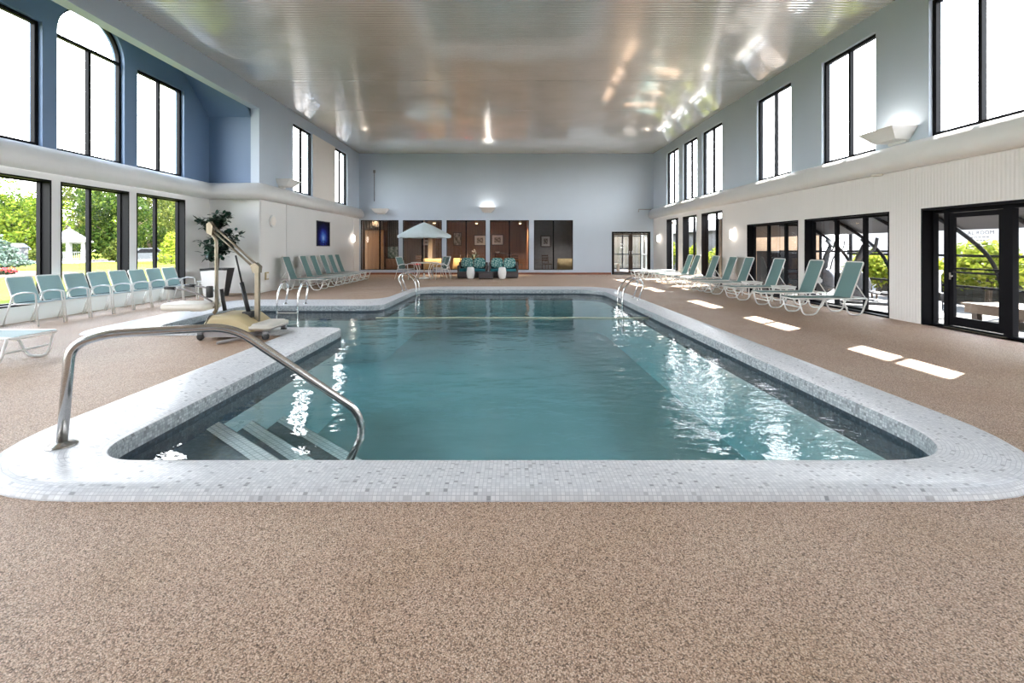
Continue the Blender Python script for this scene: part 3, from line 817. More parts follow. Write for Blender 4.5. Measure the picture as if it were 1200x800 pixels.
for k in range(8):
    y = 8.28 + .522*k; lab = '%s armchair from the near end of the row under the left windows' % ordn[k]
    if k == 0: lab = 'nearest pale aqua armchair of the row under the left windows'
    if k == 7: lab = 'farthest pale aqua armchair of the row, next to the small side table'
    if C0 is None: C0 = make_chair(lab, CG); C0.location = (-8.57, y, 0)
    else: dup(C0, (-8.57, y, 0), 0, lab, CG)
P0 = make_chair('patio armchair left of the umbrella table, facing the table', 'chairs round the umbrella table', 'sling'); P0.location = (-4.42, 19.95, 0); P0.rotation_euler.z = -.35; P0.scale = (1.12,)*3
dup(P0, (-2.86, 20.05, 0), pi+.45, 'patio armchair right of the umbrella table, facing the table', 'chairs round the umbrella table')
dup(P0, (-2.98, 21.15, 0), pi+.9, 'patio armchair behind the umbrella table on its right side', 'chairs round the umbrella table')

# ------------------------------------------------------------------ small side tables
def make_table(label, group, loc, top='wframe'):
    t = thing('side_table', label, 'side table', loc, 0, group)
    mb = MB(); mb.rbox(-.21,.21,-.21,.21,.40,.425,.03); mb.build('table_top', M[top], t)
    mb = MB(); mb.box(-.19,.19,-.19,-.17,.35,.40); mb.box(-.19,.19,.17,.19,.35,.40); mb.box(-.19,-.17,-.17,.17,.35,.40); mb.box(.17,.19,-.17,.17,.35,.40); mb.build('apron', M['wframe'], t)
    for x in (-1, 1):
        for y in (-1, 1):
            mb = MB(); mb.tube([(.18*x,.18*y,0),(.17*x,.17*y,.40)], .017, 8); mb.build('leg', M['wframe'], t)
    return t
T0 = make_table('white side table between the second and third right-hand loungers', 'white side tables', (7.0, 11.48, 0))
dup(T0, (7.0, 12.96, 0), 0, 'white side table between the third and fourth right-hand loungers', 'white side tables')
dup(T0, (-8.1, 12.42, 0), 0, 'low white side table at the end of the armchair row, beside the planters', 'white side tables', (1,1,1.15))

# ------------------------------------------------------------------ umbrella table
t = thing('patio_table', 'round white patio table under the pale aqua umbrella', 'table', (-3.62, 20.1, 0))
mb = MB(); mb.lathe([(.035,.70),(.55,.695),(.58,.705),(.58,.72),(.55,.73),(.035,.73),(.035,.70)], 32, cap0=False, cap1=False); mb.build('table_top', M['wframe'], t)
for k in range(4):
    a = pi/4 + k*pi/2
    mb = MB(); mb.tube(fillet([(.50*cos(a),.50*sin(a),0),(.30*cos(a),.30*sin(a),.36),(.48*cos(a),.48*sin(a),.70)], .15, 5), .018, 8); mb.build('leg', M['wframe'], t)
mb = MB(); mb.tube([(.285*cos(2*pi*k/20),.285*sin(2*pi*k/20),.36) for k in range(20)], .012, 6, closed=True); mb.build('brace_ring', M['wframe'], t)
t = thing('patio_umbrella', 'pale aqua patio umbrella open above the round white table', 'umbrella', (-3.62, 20.1, 0))
mb = MB(); mb.lathe([(.24,0),(.24,.04),(.20,.07),(.05,.09),(.035,.25),(.026,.25)], 24); mb.build('base', M['ceramic'], t)
mb = MB(); mb.tube([(0,0,.2),(0,0,2.52)], .019, 10); mb.build('pole', M['bench'], t)
mb = MB(); mb.ball((0,0,2.55), .028, .028, .045); mb.build('finial', M['tan'], t)
mb = MB(); N = 8; loops = []
for j in range(7):
    q = j/6; rr_ = 1.18*q + .01; z = 2.50 - .58*q**1.15
    lp = []
    for k in range(N*4):
        a = 2*pi*k/(N*4); e = (k % 4)/4
        s = sin(pi*e)
        lp.append((rr_*cos(a)*(1-.05*s), rr_*sin(a)*(1-.05*s), z - .03*s*q))
    loops.append(lp)
v = [(p[0]*1.0, p[1]*1.0, p[2]-.09) for p in loops[-1]]
loops.append(v); mb.loft(loops, False, False, smooth=True); can = mb.build('canopy', M['umb'], t)
for k in range(8):
    a = 2*pi*k/8; mb = MB(); mb.tube([(.03*cos(a),.03*sin(a),2.46),(1.16*cos(a),1.16*sin(a),1.905)], .009, 6); mb.build('rib', M['bench'], t)

# ------------------------------------------------------------------ wicker loveseats, pillows, stools, ottoman
def make_loveseat(label, loc):
    t = thing('wicker_loveseat', label, 'sofa', loc, 0, 'wicker loveseats')
    w = .675
    mb = MB(); mb.rbox(-w,w,-.42,.40,.03,.30,.03); mb.build('base', M['wicker'], t)
    mb = MB(); mb.rbox(-w,w,.28,.42,.302,.70,.04); mb.build('backrest', M['wicker'], t)
    for s in (-1, 1):
        mb = MB(); x0, x1 = sorted((s*w, s*(w-.09))); mb.rbox(x0,x1,-.42,.277,.302,.58,.03); mb.build('armrest', M['wicker'], t)
        for y in (-.37, .35):
            mb = MB(); mb.box(s*.60-.025,s*.60+.025,y-.025,y+.025,0,.03); mb.build('foot', M['black'], t)
    mb = MB(); mb.rbox(-w+.095,w-.095,-.43,.275,.303,.42,.04); mb.build('seat_cushion', M['tealcush'], t)
    return t
S0 = make_loveseat('dark wicker loveseat with teal seat, the one nearer the umbrella', (-1.52, 20.85, 0))
dup(S0, (-.12, 20.85, 0), 0, 'dark wicker loveseat with teal seat, the one farther from the umbrella', 'wicker loveseats')
pl = [(-1.80,'leaf-print teal pillow at the umbrella end of the wicker loveseats'), (-1.24,'leaf-print teal pillow right of the end pillow, on the loveseat nearer the umbrella'), (-.42,'leaf-print teal pillow on the farther loveseat, beside the gap between seats'), (.16,'leaf-print teal pillow at the end away from the umbrella')]
Q0 = None
for x, lab in pl:
    if Q0 is None:
        mb = MB(); mb.ball((0,0,.24), .275, .075, .24, 28, 16, .55); Q0 = mb.build('throw_pillow', M['pillow'])
        tag(Q0, lab, 'pillow', 'leaf-print pillows on the loveseats'); Q0.location = (x, 20.985, .43); Q0.rotation_euler.x = -.16
    else:
        o = Q0.copy(); COL.objects.link(o); o['label'] = lab; o.location = (x, 20.985, .43)
mb = MB(); mb.lathe([(.12,0),(.145,.02),(.165,.10),(.185,.22),(.185,.30),(.165,.42),(.145,.50),(.12,.52)], 28)
for zz in (.10, .42): mb.tube([(.168*cos(2*pi*k/28),.168*sin(2*pi*k/28),zz) for k in range(28)], .008, 6, closed=True)
g0 = mb.build('garden_stool', M['ceramic']); g0.location = (-1.57, 20.15, 0); tag(g0, 'white ceramic garden stool in front of the loveseat nearer the umbrella', 'stool', 'white garden stools')
o = g0.copy(); COL.objects.link(o); o.location = (-.17, 20.15, 0); o['label'] = 'white ceramic garden stool in front of the loveseat farther from the umbrella'
t = thing('wicker_ottoman', 'low dark wicker ottoman standing between the two white stools', 'ottoman', (-.88, 20.05, 0))
mb = MB(); mb.rbox(-.31,.31,-.25,.25,.03,.29,.03); mb.build('body', M['wicker'], t)
mb = MB(); mb.rbox(-.32,.32,-.26,.26,.292,.315,.02); mb.build('lid', M['wicker'], t)
for x in (-.27,.27):
    for y in (-.2,.2): mb = MB(); mb.box(x-.02,x+.02,y-.02,y+.02,0,.03); mb.build('foot', M['black'], t)

# ------------------------------------------------------------------ pool handrail, ladders, rope
t = thing('pool_handrail', 'long bent stainless handrail leading down into the near end of the pool', 'handrail', (-3.0, 3.07, .06))
B = Vector((-3.0, 3.07, .06))
pts = fillet([(-3.0,3.07,.055),(-2.955,3.085,.735),(-2.77,3.15,.80),(-2.05,3.41,.805),(-1.215,3.71,.07),(-1.17,3.73,-.12),(-1.30,3.66,-.40)], [0,.13,.10,.16,.12,.12,0], 8)
mb = MB(); mb.tube([p-B for p in pts], .031, 14); mb.build('rail', M['steel'], t)
mb = MB(); mb.lathe([(.085,.0),(.085,.008),(.07,.018),(.036,.024),(.034,.03)], 28); mb.build('base_flange', M['steel'], t)
def ladder(label, loc, rz):
    """local +x points from the deck edge out over the water"""
    t = thing('pool_ladder', label, 'pool ladder', loc, rz, 'pool ladders')
    prof = fillet([(.06,-1.0),(.06,.10),(.02,.30),(-.22,.56),(-.42,.55),(-.52,.42),(-.36,.0)], [0,.12,.12,.14,.14,.12,0], 6) if False else fillet([(.06,0,-.85),(.06,0,.10),(.02,0,.30),(-.20,0,.53),(-.40,0,.53),(-.48,0,.38),(-.34,0,.0)], [0,.12,.12,.14,.12,.14,0], 6)
    for s in (-1, 1):
        mb = MB(); mb.tube([(p.x, s*.235, p.z) for p in prof], .021, 10); mb.build('rail', M['chrome'], t)
        mb = MB(); mb.lathe([(.05,0),(.05,.006),(.024,.02)], 16, c=(-.34, s*.235, .0)); mb.build('flange', M['chrome'], t)
    for z in (-.16, -.42, -.68):
        mb = MB(); mb.box(.025,.10,-.215,.215,z-.012,z+.012); mb.build('rung', M['ivory'], t)
    return t
LD = ladder('stainless pool ladder in the left inlet, before the teal loungers', (-4.98, 10.42, .06), -pi/2)
dup(LD, (-2.78, 14.0, .06), 0, 'stainless pool ladder at the far left corner, below the umbrella', 'pool ladders')
dup(LD, (3.01, 11.75, .06), pi, 'stainless pool ladder on the right pool edge, below the far double door', 'pool ladders')
mb = MB(); mb.tube([(-2.72+5.72*k/30, 9.5+.02*sin(k*.9), -.075) for k in range(31)], .011, 6)
tag(mb.build('safety_rope', M['rope']), 'thin pale safety rope lying across the pool from side to side', 'rope')

# ------------------------------------------------------------------ pool lift
t = thing('pool_lift', 'beige wheeled pool lift with seat and raised boom, parked on the deck spit', 'pool lift', (-4.1, 7.15, 0))
def q(x, y, z): return (x+4.1, y-7.15, z)
mb = MB(); ya, yb = -.33, .33
prof = [(-4.62,.13),(-4.62,.18),(-4.57,.24),(-4.50,.345),(-4.46,.37),(-4.05,.375),(-3.99,.35),(-3.80,.20),(-3.78,.13)]
n = 6; loops = []
for j, (yy, ins) in enumerate(((ya,.05),(ya+.02,.015),(ya+.06,0),(yb-.06,0),(yb-.02,.015),(yb,.05))):
    loops.append([(x+4.1+(-ins if x > -4.2 else ins), yy, z-ins*(z > .2)) for x, z in prof])
mb.loft(loops, True, True, smooth=True); mb.build('cart_shell', M['beige'], t)
mb = MB(); mb.prism([(-4.452+4.1,.374),(-4.445+4.1,.374),(-4.53+4.1,.20),(-4.54+4.1,.20)], ya-.003, yb+.003, 'y'); mb.build('cover_seam', M['black'], t)
mb = MB(); mb.rbox(.18,.56,-.34,.34,.13,.235,.10,5); mb.build('front_tray', M['ivory'], t)
mb = MB(); mb.box(-.46,.22,-.30,.30,.045,.13); mb.build('chassis_skirt', M['skirt'], t)
for x, y in ((-.50,-.30),(-.50,.30),(.47,-.28),(.47,.28)):
    mb = MB(); mb.box(x-.035,x+.035,y-.028,y+.028,.09,.13); cs = mb.build('caster', M['grey'], t)
    mb = MB(); mb.lathe([(.02,-.02),(.05,-.02),(.05,.02),(.02,.02)], 18, M=Matrix.Translation((x,y,.05)) @ Matrix.Rotation(pi/2,4,'X')); mb.build('wheel', M['black'], cs)
mb = MB(); mb.box(.19,.25,-.08,-.02,.22,1.08); mb.tube([(.22,-.085,.26+.1*k) for k in range(2)], .001, 4) if False else None
mst = mb.build('mast', M['brass'], t)
mb = MB(); mb.prism([(.17,1.00),(.26,1.00),(.27,1.10),(.20,1.16),(.13,1.12)], -.10, 0, 'y'); mb.build('mast_head', M['brass'], t)
hx = -.505
for dz in (.0, .085):
    mb = MB(); mb.tube([(.20,-.05,1.05+dz),(hx,-.05,1.68+dz)], .019, 4); mb.build('boom_bar', M['brass'], t)
mb = MB(); mb.prism([(hx-.05,1.62),(hx+.03,1.58),(hx+.05,1.72),(hx,1.80),(hx-.05,1.76)], -.09, -.01, 'y'); mb.build('boom_head', M['brass'], t)
mb = MB(); mb.tube(fillet([(hx,-.05,1.64),(-.42,-.05,1.50),(-.42,-.05,.42),(-.46,-.05,.37)], [0,.05,.03,0], 5), .026, 10); hg = mb.build('hanger_post', M['brass'], t)
mb = MB(); mb.rbox(-1.14,-.46,-.30,.18,.43,.545,.06,5); mb.build('seat', M['ivory'], t)
mb = MB(); mb.tube(fillet([(-.46,-.05,.47),(-.62,-.05,.42),(-.82,-.05,.415)], .05, 4), .02, 8); mb.build('seat_support', M['brass'], t)
for y in (-.28, .16):
    mb = MB(); mb.tube(fillet([(-.44,y*.3-.04,.56),(-.56,y,.70),(-.78,y,.765),(-.92,y,.775)], .10, 5), .014, 8); ar = mb.build('armrest', M['skirt'], t)
    mb = MB(); mb.tube([(-.90,y,.777),(-1.05,y,.785)], .024, 8); mb.build('grip', M['black'], ar)
mb = MB(); mb.tube([(-.12,-.05,1.27),(-.02,-.05,.83)], .014, 8); ac = mb.build('actuator', M['black'], t)
mb = MB(); mb.tube([(-.03,-.05,.85),(.10,-.05,.30)], .032, 10); mb.build('cylinder', M['black'], ac)
mb = MB(); mb.box(.02,.16,-.12,.02,.24,.40); mb.build('motor', M['black'], t)
mb = MB(); mb.rbox(-.52,-.44,-.16,-.085,.62,.80,.015); mb.build('control_box', M['black'], t)
mb = MB(); mb.prism([(-.40,.40),(-.33,.42),(-.29,.86),(-.33,.88)], .02, .06, 'y') if False else mb.tube([(-.39,.02,.74),(-.33,.02,.40)], .03, 8); mb.build('footrest', M['black'], t)
mb = MB(); mb.tube([(-.05,-.62,.022),(.20,-.22,.05)], .022, 8); mb.build('stabiliser_foot', M['skirt'], t)

# ------------------------------------------------------------------ planters
def leafmesh(mb, p, d, up, L, w):
    d = d.normalized(); s = d.cross(up)
    s = s.normalized() if s.length > 1e-3 else Vector((1,0,0))
    nn = s.cross(d)
    pts = [p, p+d*L*.3+s*w*.8+nn*L*.03, p+d*L*.65+s*w*.75+nn*L*.02, p+d*L-nn*L*.08, p+d*L*.65-s*w*.75+nn*L*.02, p+d*L*.3-s*w*.8+nn*L*.03]
    k = mb.add(pts); mb.face((k,k+1,k+2,k+3,k+4,k+5), True)
t = thing('planter_box', 'white tapered planter standing behind the pool lift', 'planter', (-7.55, 11.75, 0))
def taper(mb, w0, w1, h):
    L = []
    for w, z in ((w0,0),(w1,h),(w1-.04,h),(w1-.06,h-.06)): L.append([(-w,-w,z),(w,-w,z),(w,w,z),(-w,w,z)])
    mb.loft(L, True, True, smooth=False)
mb = MB(); taper(mb, .15, .21, .79); mb.build('body', M['ceramic'], t)
mb = MB(); mb.box(-.14,.14,-.14,.14,.731,.745); mb.build('soil', M['potsoil'], t)
t = thing('potted_tree', 'dark-leaved indoor tree in a black tapered planter in the bay corner', 'potted plant', (-8.25, 13.0, 0))
mb = MB(); taper(mb, .20, .31, .80); mb.build('planter', M['black'], t)
mb = MB(); mb.box(-.24,.24,-.24,.24,.741,.755); mb.build('soil', M['potsoil'], t)
mb = MB(); rr = random.Random(5)
mb.tube([(0,0,.75),(.03,.01,1.1),(-.01,.0,1.4),(.05,0,1.8),(.0,0,2.15)], .03, 8, rs=[.032,.028,.024,.018,.008])
br = []
for k in range(24):
    a = rr.uniform(0, 2*pi); z = rr.uniform(1.1, 2.1); rad = .62*(1-abs(z-1.55)/1.0)*rr.uniform(.55,1.05)+.08
    e = Vector((rad*cos(a), rad*sin(a)*.8, z+rr.uniform(.0,.32))); s0 = Vector((.02,0,z-.1))
    mb.tube([s0, s0.lerp(e,.5)+Vector((0,0,.05)), e], .008, 5, rs=[.011,.008,.004]); br.append((s0, e))
mb.build('trunk', M['trunk'], t)
mb = MB()
for s0, e in br:
    for j in range(38):
        p = s0.lerp(e, rr.uniform(.25,1.1))+Vector((rr.uniform(-.07,.07),rr.uniform(-.07,.07),rr.uniform(-.07,.07))); d = Vector((rr.uniform(-1,1),rr.uniform(-1,1),rr.uniform(-.6,.7)))
        leafmesh(mb, p, d, Vector((0,0,1)), rr.uniform(.13,.22), rr.uniform(.045,.07))
tag(mb.build('foliage', M['houseplant'], t), kind='stuff')

# ------------------------------------------------------------------ wall fixtures
def uplight(label, loc, rz, lit, sc=1):
    """inverted truncated pyramid against a wall; local +y points away from the wall"""
    t = thing('wall_uplight', label, 'wall light', loc, rz, 'white trough uplights')
    a, b, h = .41*sc, .25*sc, .21*sc
    dt, db = .50*sc, .30*sc
    mb = MB()
    o = [[(-b,.02,0),(b,.02,0),(b,db,0),(-b,db,0)], [(-a,.02,h),(a,.02,h),(a,dt,h),(-a,dt,h)], [(-a+.02,.04,h),(a-.02,.04,h),(a-.02,dt-.02,h),(-a+.02,dt-.02,h)], [(-b+.02,.04,.02),(b-.02,.04,.02),(b-.02,db-.02,.02),(-b+.02,db-.02,.02)]]
    mb.loft(o, True, True, smooth=False); mb.build('trough', M['wframe'], t)
    mb = MB(); mb.box(-b*.8,b*.8,0,.06,-.05,.0); mb.build('bracket', M['wframe'], t)
    mb = MB(); mb.tube([(-.14*sc,.2*sc,.10*sc),(.14*sc,.2*sc,.10*sc)], .02, 8); mb.build('lamp', M['uplamp'] if lit else M['ceramic'], t)
    return t
uplight('unlit white trough uplight above the wood-panelled window, far wall', (-6.38, D, 3.13), pi, False)
uplight('glowing white trough uplight above the wicker loveseats, far wall', (-.94, D, 3.20), pi, True)
uplight('glowing white trough uplight high on the right wall', (XR, 8.72, 3.42), pi/2, True, 1.0)
uplight('white trough uplight high on the left wall past the bay', (XL, 15.2, 3.42), -pi/2, False)
def sconce(label, loc, rz):
    t = thing('wall_sconce', label, 'wall lamp', loc, rz, 'small glowing wall sconces')
    mb = MB(); mb.rbox(-.07,.07,0,.02,-.14,.14,.02); mb.build('back_plate', M['wframe'], t)
    mb = MB(); mb.ball((0,.075,0), .085, .055, .17, 16, 12, .8); mb.build('lamp_shade', M['sconce'], t)
sconce('small glowing sconce on the ribbed right wall between windows', (XR, 15.08, 1.82), pi/2)
sconce('small glowing sconce at the far end of the right wall', (XR, 22.35, 1.82), pi/2)
sconce('small glowing sconce at the far end of the left wall', (XL, 22.25, 1.82), -pi/2)
t = thing('wall_speaker', 'round cream speaker disc on the white wall near the bay corner', 'speaker', (XL, 14.62, 2.24), -pi/2)
RX = Matrix.Rotation(-pi/2, 4, 'X')
mb = MB(); mb.lathe([(.19,0),(.19,.035),(.165,.05)], 28, M=RX); mb.build('rim', M['wframe'], t)
mb = MB(); mb.lathe([(.15,.05),(.14,.058),(.02,.064)], 28, M=RX); mb.build('grille', M['cream'], t)
t = thing('wall_poster', 'dark framed night-blue poster hanging on the white left wall', 'poster', (XL, 18.68, 1.95), -pi/2)
mb = MB(); w, h = .66, .51
for a in ((-w,w,-h,-h+.03),(-w,w,h-.03,h),(-w,-w+.03,-h+.03,h-.03),(w-.03,w,-h+.03,h-.03)): mb.box(a[0],a[1],.004,.035,a[2],a[3])
mb.build('frame', M['black'], t)
mb = MB(); w -= .03; h -= .03; mb.quad((-w,.02,-h),(w,.02,-h),(w,.02,h),(-w,.02,h), uv=[(1,0),(0,0),(0,1),(1,1)]); mb.box(-w,w,.004,.018,-h,h); mb.build('print', M['poster'], t, recalc=False)
t = thing('outlet_box', 'small beige outlet box low on the wall at the bay corner', 'outlet box', (XL, 14.25, .50), -pi/2)
mb = MB(); mb.rbox(-.09,.09,0,.05,-.12,.12,.015); mb.build('body', M['beige'], t)
mb = MB(); mb.box(-.06,.06,.05,.058,-.08,.08); mb.build('lid', M['cream'], t)
t = thing('wall_conduit', 'thin dark conduit running down the far wall above the left window', 'pipe', (-6.74, D, 3.74))
mb = MB(); mb.tube([(0,-.03,0),(0,-.03,1.5)], .018, 8); mb.build('pipe', M['grey'], t)
mb = MB(); mb.box(-.05,.05,-.06,0,1.46,1.60); mb.build('junction_box', M['grey'], t)
t = thing('wall_conduit', 'short grey pipe bracket at the top right corner above the double door', 'pipe', (6.78, D, 3.30))
mb = MB(); mb.tube([(0,-.03,-.10),(0,-.03,.03),(.74,-.03,.03)], .022, 8); mb.build('pipe', M['skirt'], t)
t = thing('ledge_spotlight', 'small cream fitting hanging under the right ledge', 'spotlight', (7.46, 9.15, 2.86))
mb = MB(); mb.lathe([(.06,-.035),(.09,-.03),(.10,0)], 18); mb.build('body', M['cream'], t)
# ------------------------------------------------------------------ lounge seen through the far windows
LY = 28.2
mb = MB(); mb.quad((-8.2,D+TW,0.0),(5.0,D+TW,0.0),(5.0,LY+.2,0.0),(-8.2,LY+.2,0.0)); struct(mb.build('floor_lounge', M['carpet']))
mb = MB(); mb.box(-8.2,5.0,D+TW,LY+.2,2.95,3.1); struct(mb.build('ceiling_lounge', M['wood_dk']))
mb = MB(); mb.box(-8.2,1.28,LY,LY+.15,0,2.95); struct(mb.build('wall_lounge_back', M['panel']))
mb = MB(); mb.box(1.28,5.0,LY-1.2,LY-1.05,0,2.95); struct(mb.build('wall_lounge_grey', M['grey']))
mb = MB(); mb.box(1.22,1.32,D+.4,LY,0,2.95); mb.box(-8.2,-8.05,D+TW,LY,0,2.95); mb.box(4.6,4.75,D+TW,LY,0,2.95); struct(mb.build('partition_lounge', M['panel']))
mb = MB(); mb.box(-7.5,-6.52,D+.9,D+1.0,0,2.3); struct(mb.build('panel_wall', M['panel_lt']))
mb = MB(); mb.box(-4.6,-4.35,LY-1.4,LY,0,2.95); struct(mb.build('column_lounge', M['plaster']))
# drape above the honey panel and beside it
def drape(label, x0, x1, y, z0, z1, nm='curtain'):
    mb = MB(); n = 40; L = []
    for z in (z0, z1): L.append([(x0+(x1-x0)*k/n, y+.04*sin(k*1.3), z) for k in range(n+1)])
    L2 = [[(p[0], p[1]+.012, p[2]) for p in l] for l in L]
    mb.loft([l + m[::-1] for l, m in zip(L, L2)], True, True)
    tag(mb.build(nm, M['curtain']), label, 'curtain', 'lounge drapes')
drape('grey-brown drape hanging above the honey wood panel', -7.5, -6.5, D+.75, 2.32, 2.93)
drape('grey-brown drape hanging right of the honey wood panel', -6.4, -5.6, D+1.3, .9, 2.93)
def picture(label, x, y, z, w, h, art='art', frame='wood_dk', mat=True):
    t = thing('framed_picture', label, 'picture', (x,y,z), 0, 'pictures on the lounge wall')
    mb = MB(); f = .05
    for a in ((-w,w,-h,-h+f),(-w,w,h-f,h),(-w,-w+f,-h+f,h-f),(w-f,w,-h+f,h-f)): mb.box(a[0],a[1],-.05,0,a[2],a[3])
    mb.build('frame', M[frame], t)
    if mat:
        mb = MB(); mb.box(-w+f,w-f,-.02,0,-h+f,h-f); mb.build('mount', M['ceramic'], t); f2 = f+.13
    else: f2 = f
    mb = MB(); mb.quad((-w+f2,-.024,-h+f2),(w-f2,-.024,-h+f2),(w-f2,-.024,h-f2),(-w+f2,-.024,h-f2), uv=[(0,0),(1,0),(1,1),(0,1)]); mb.build('print', M[art], t, recalc=False)
def at_back(px, py, Y): return ((px-593)*Y/533, 1.4-(py-289.5)*Y/533)
x, z = at_back(536, 280, LY-.01); picture('dark upright picture in the lounge left of the white-mounted ones', x, LY-.01, z, .27, .42, 'art', 'wood_dk', False)
x, z = at_back(562.5, 281.5, LY-.01); picture('white-mounted picture in the lounge, left of a window post', x, LY-.01, z, .38, .34)
x, z = at_back(583, 281, LY-.01); picture('white-mounted picture in the lounge, right of a window post', x, LY-.01, z, .38, .34)
x, z = at_back(499.5, 284, LY-.01); picture('small picture in the lounge seen below the umbrella canopy', x, LY-.01, z, .25, .22)
x, z = at_back(460.5, 297, D+1.2)
t = thing('standing_screen', 'pale green landscape panel standing in the lounge left of the umbrella', 'screen', (x, D+1.2, 0))
mb = MB(); mb.box(-.30,.30,0,.04,.78,1.46); mb.build('frame', M['wood_dk'], t)
mb = MB(); mb.quad((-.27,-.004,.81),(.27,-.004,.81),(.27,-.004,1.43),(-.27,-.004,1.43), uv=[(0,0),(1,0),(1,1),(0,1)]); mb.build('print', M['art2'], t, recalc=False)
mb = MB(); mb.rbox(-.34,.34,-.2,.3,.04,.775,.03); mb.build('cabinet', M['panel'], t)
for s in (-.3,.3): mb = MB(); mb.box(s-.03,s+.03,-.15,.25,0,.04); mb.build('foot', M['black'], t)
picture('pale picture on the grey wall in the dim room behind the last window', 2.35, LY-1.21, 1.75, .3, .34)
# wall shelf, sideboard, tables, chairs, plant
t = thing('wall_shelf', 'dark wall shelf in the lounge below the white-mounted picture', 'shelf', ((588-593)*27.9/533, LY-.16, .98))
mb = MB(); mb.box(-.55,.75,-.15,.15,0,.05); mb.build('board', M['wood_dk'], t)
for x in (-.4,.6): mb = MB(); mb.prism([(-.12,0),(.15,0),(.15,-.18)], x-.02, x+.02, 'x'); mb.build('bracket', M['wood_dk'], t)
t = thing('white_vase', 'small white bowl standing on the lounge wall shelf', 'bowl', ((583-593)*27.9/533, LY-.16, 1.031))
mb = MB(); mb.lathe([(.05,0),(.12,.04),(.14,.09),(.12,.09),(.04,.02)], 20); mb.build('bowl', M['ceramic'], t)
def clothtable(label, x, y, w):
    t = thing('buffet_table', label, 'table', (x,y,0), 0, 'lounge tables')
    mb = MB(); n = 48; L = []
    for z, f, a in ((.75,1,0),(.40,1.03,.02),(.03,1.06,.045)):
        lp = []
        for k in range(n):
            th = 2*pi*k/n; cx, cy = cos(th), sin(th); m = max(abs(cx), abs(cy)); sx, sy = cx/m**.8, cy/m**.8
            wv = 1 + a*sin(k*1.9)
            lp.append((sx*w*f*wv, sy*.4*f*wv, z))
        L.append(lp)
    mb.loft(L, True, True); mb.build('tablecloth', M['cloth'], t)
    for x2 in (-.8,.8): mb = MB(); mb.tube([(x2*w*.8,0,0),(x2*w*.8,0,.03)], .03, 8); mb.build('leg', M['black'], t)
clothtable('table with draped yellow cloth in the lounge behind the umbrella', -4.05, 25.6, .62)
clothtable('long table with draped yellow cloth in the lounge behind the loveseats', -2.35, 26.9, .75)
def loungechair(label, x, y, rz):
    t = thing('dining_chair', label, 'chair', (x,y,0), rz, 'lounge dining chairs')
    mb = MB(); mb.rbox(-.22,.22,-.22,.22,.43,.48,.03); mb.build('seat', M['red'] if 'red' in label else M['wood_dk'], t)
    mb = MB()
    for s in (-.19,.19): mb.tube([(s,.2,.48),(s,.25,.98)], .018, 6)
    for k in range(3): mb.box(-.18,.18,.215+.013*k,.235+.013*k,.62+.13*k,.69+.13*k)
    mb.build('backrest', M['wood_dk'], t)
    for sx in (-.19,.19):
        for sy in (-.19,.19): mb = MB(); mb.tube([(sx,sy,0),(sx,sy,.43)], .018, 6); mb.build('leg', M['wood_dk'], t)
clothtable('small table with draped cloth in the dim grey room behind the last window', 3.4, 25.9, .45)
loungechair('ladder-back dining chair in the lounge at the end window beyond the loveseats', .62, 25.0, 2.6)
loungechair('ladder-back dining chair with red seat in the lounge behind the umbrella pole', -5.0, 25.0, -2.2)
loungechair('ladder-back dining chair with red seat in the lounge behind the loveseat', -2.3, 25.3, .3)
loungechair('dark dining chair in the dim grey room behind the last window', 2.3, 25.6, .4)
t = thing('potted_orchid', 'leafy plant with pale flowers standing in the lounge behind the loveseats', 'potted plant', ((555-593)*24.6/533, 24.6, 0))
mb = MB(); mb.lathe([(.13,0),(.2,.5),(.18,.5),(.16,.44)], 20); mb.build('pot', M['black'], t)
mb = MB(); rr = random.Random(9)
for k in range(70):
    a = rr.uniform(0,2*pi); leafmesh(mb, Vector((.08*cos(a),.08*sin(a),.5+rr.uniform(0,.35))), Vector((cos(a),sin(a),rr.uniform(.2,1.3))), Vector((0,0,1)), rr.uniform(.25,.42), .04)
tag(mb.build('foliage', M['houseplant'], t), kind='stuff')
mb = MB()
for k in range(7): mb.ball((rr.uniform(-.16,.16),rr.uniform(-.1,.1),1.12+rr.uniform(-.06,.16)), .04, .03, .04, 8, 6)
mb.build('blossoms', M['cream'], t)
lights = [(509,263,25.2), (558.5,262.5,25.6), (609.5,261,25.6)]
for k, (px, py, y) in enumerate(lights):
    x = (px-593)*y/533
    t = thing('ceiling_downlight', ['warm downlight in the lounge ceiling right of the umbrella tip','warm downlight in the lounge ceiling, middle of three','warm downlight in the lounge ceiling above the ladder-back chair'][k], 'ceiling light', (x, y, 2.95), 0, 'lounge ceiling downlights')
    mb = MB(); mb.lathe([(.09,0),(.10,-.02),(.075,-.035),(.075,-.21)], 18, cap1=False); mb.build('trim_ring', M['brass'], t)
    mb = MB(); mb.ball((0,0,-.20), .075, .075, .05, 12, 8); mb.build('bulb', M['lampwarm'], t)
def plight(name, loc, e, col=(1,.72,.45), r=.08):
    l = bpy.data.lights.new(name, 'SPOT'); l.spot_size = radians(125); l.spot_blend = .7; l.energy = e; l.color = col; l.shadow_soft_size = r
    o = bpy.data.objects.new(name, l); COL.objects.link(o); o.location = loc
LW = 420
for px, py, y in lights: plight('downlight_or_fill', ((px-593)*y/533, y, 2.68), LW)
plight('downlight_or_fill', (-6.9, D+.60, 2.85), 45);  # no fixture here: fill lamp added to light the honey panel
plight('downlight_or_fill', (3.0, 25.2, 2.75), 90, (1,.95,.9))  # fill lamp without a fitting, added to lift the dim grey room

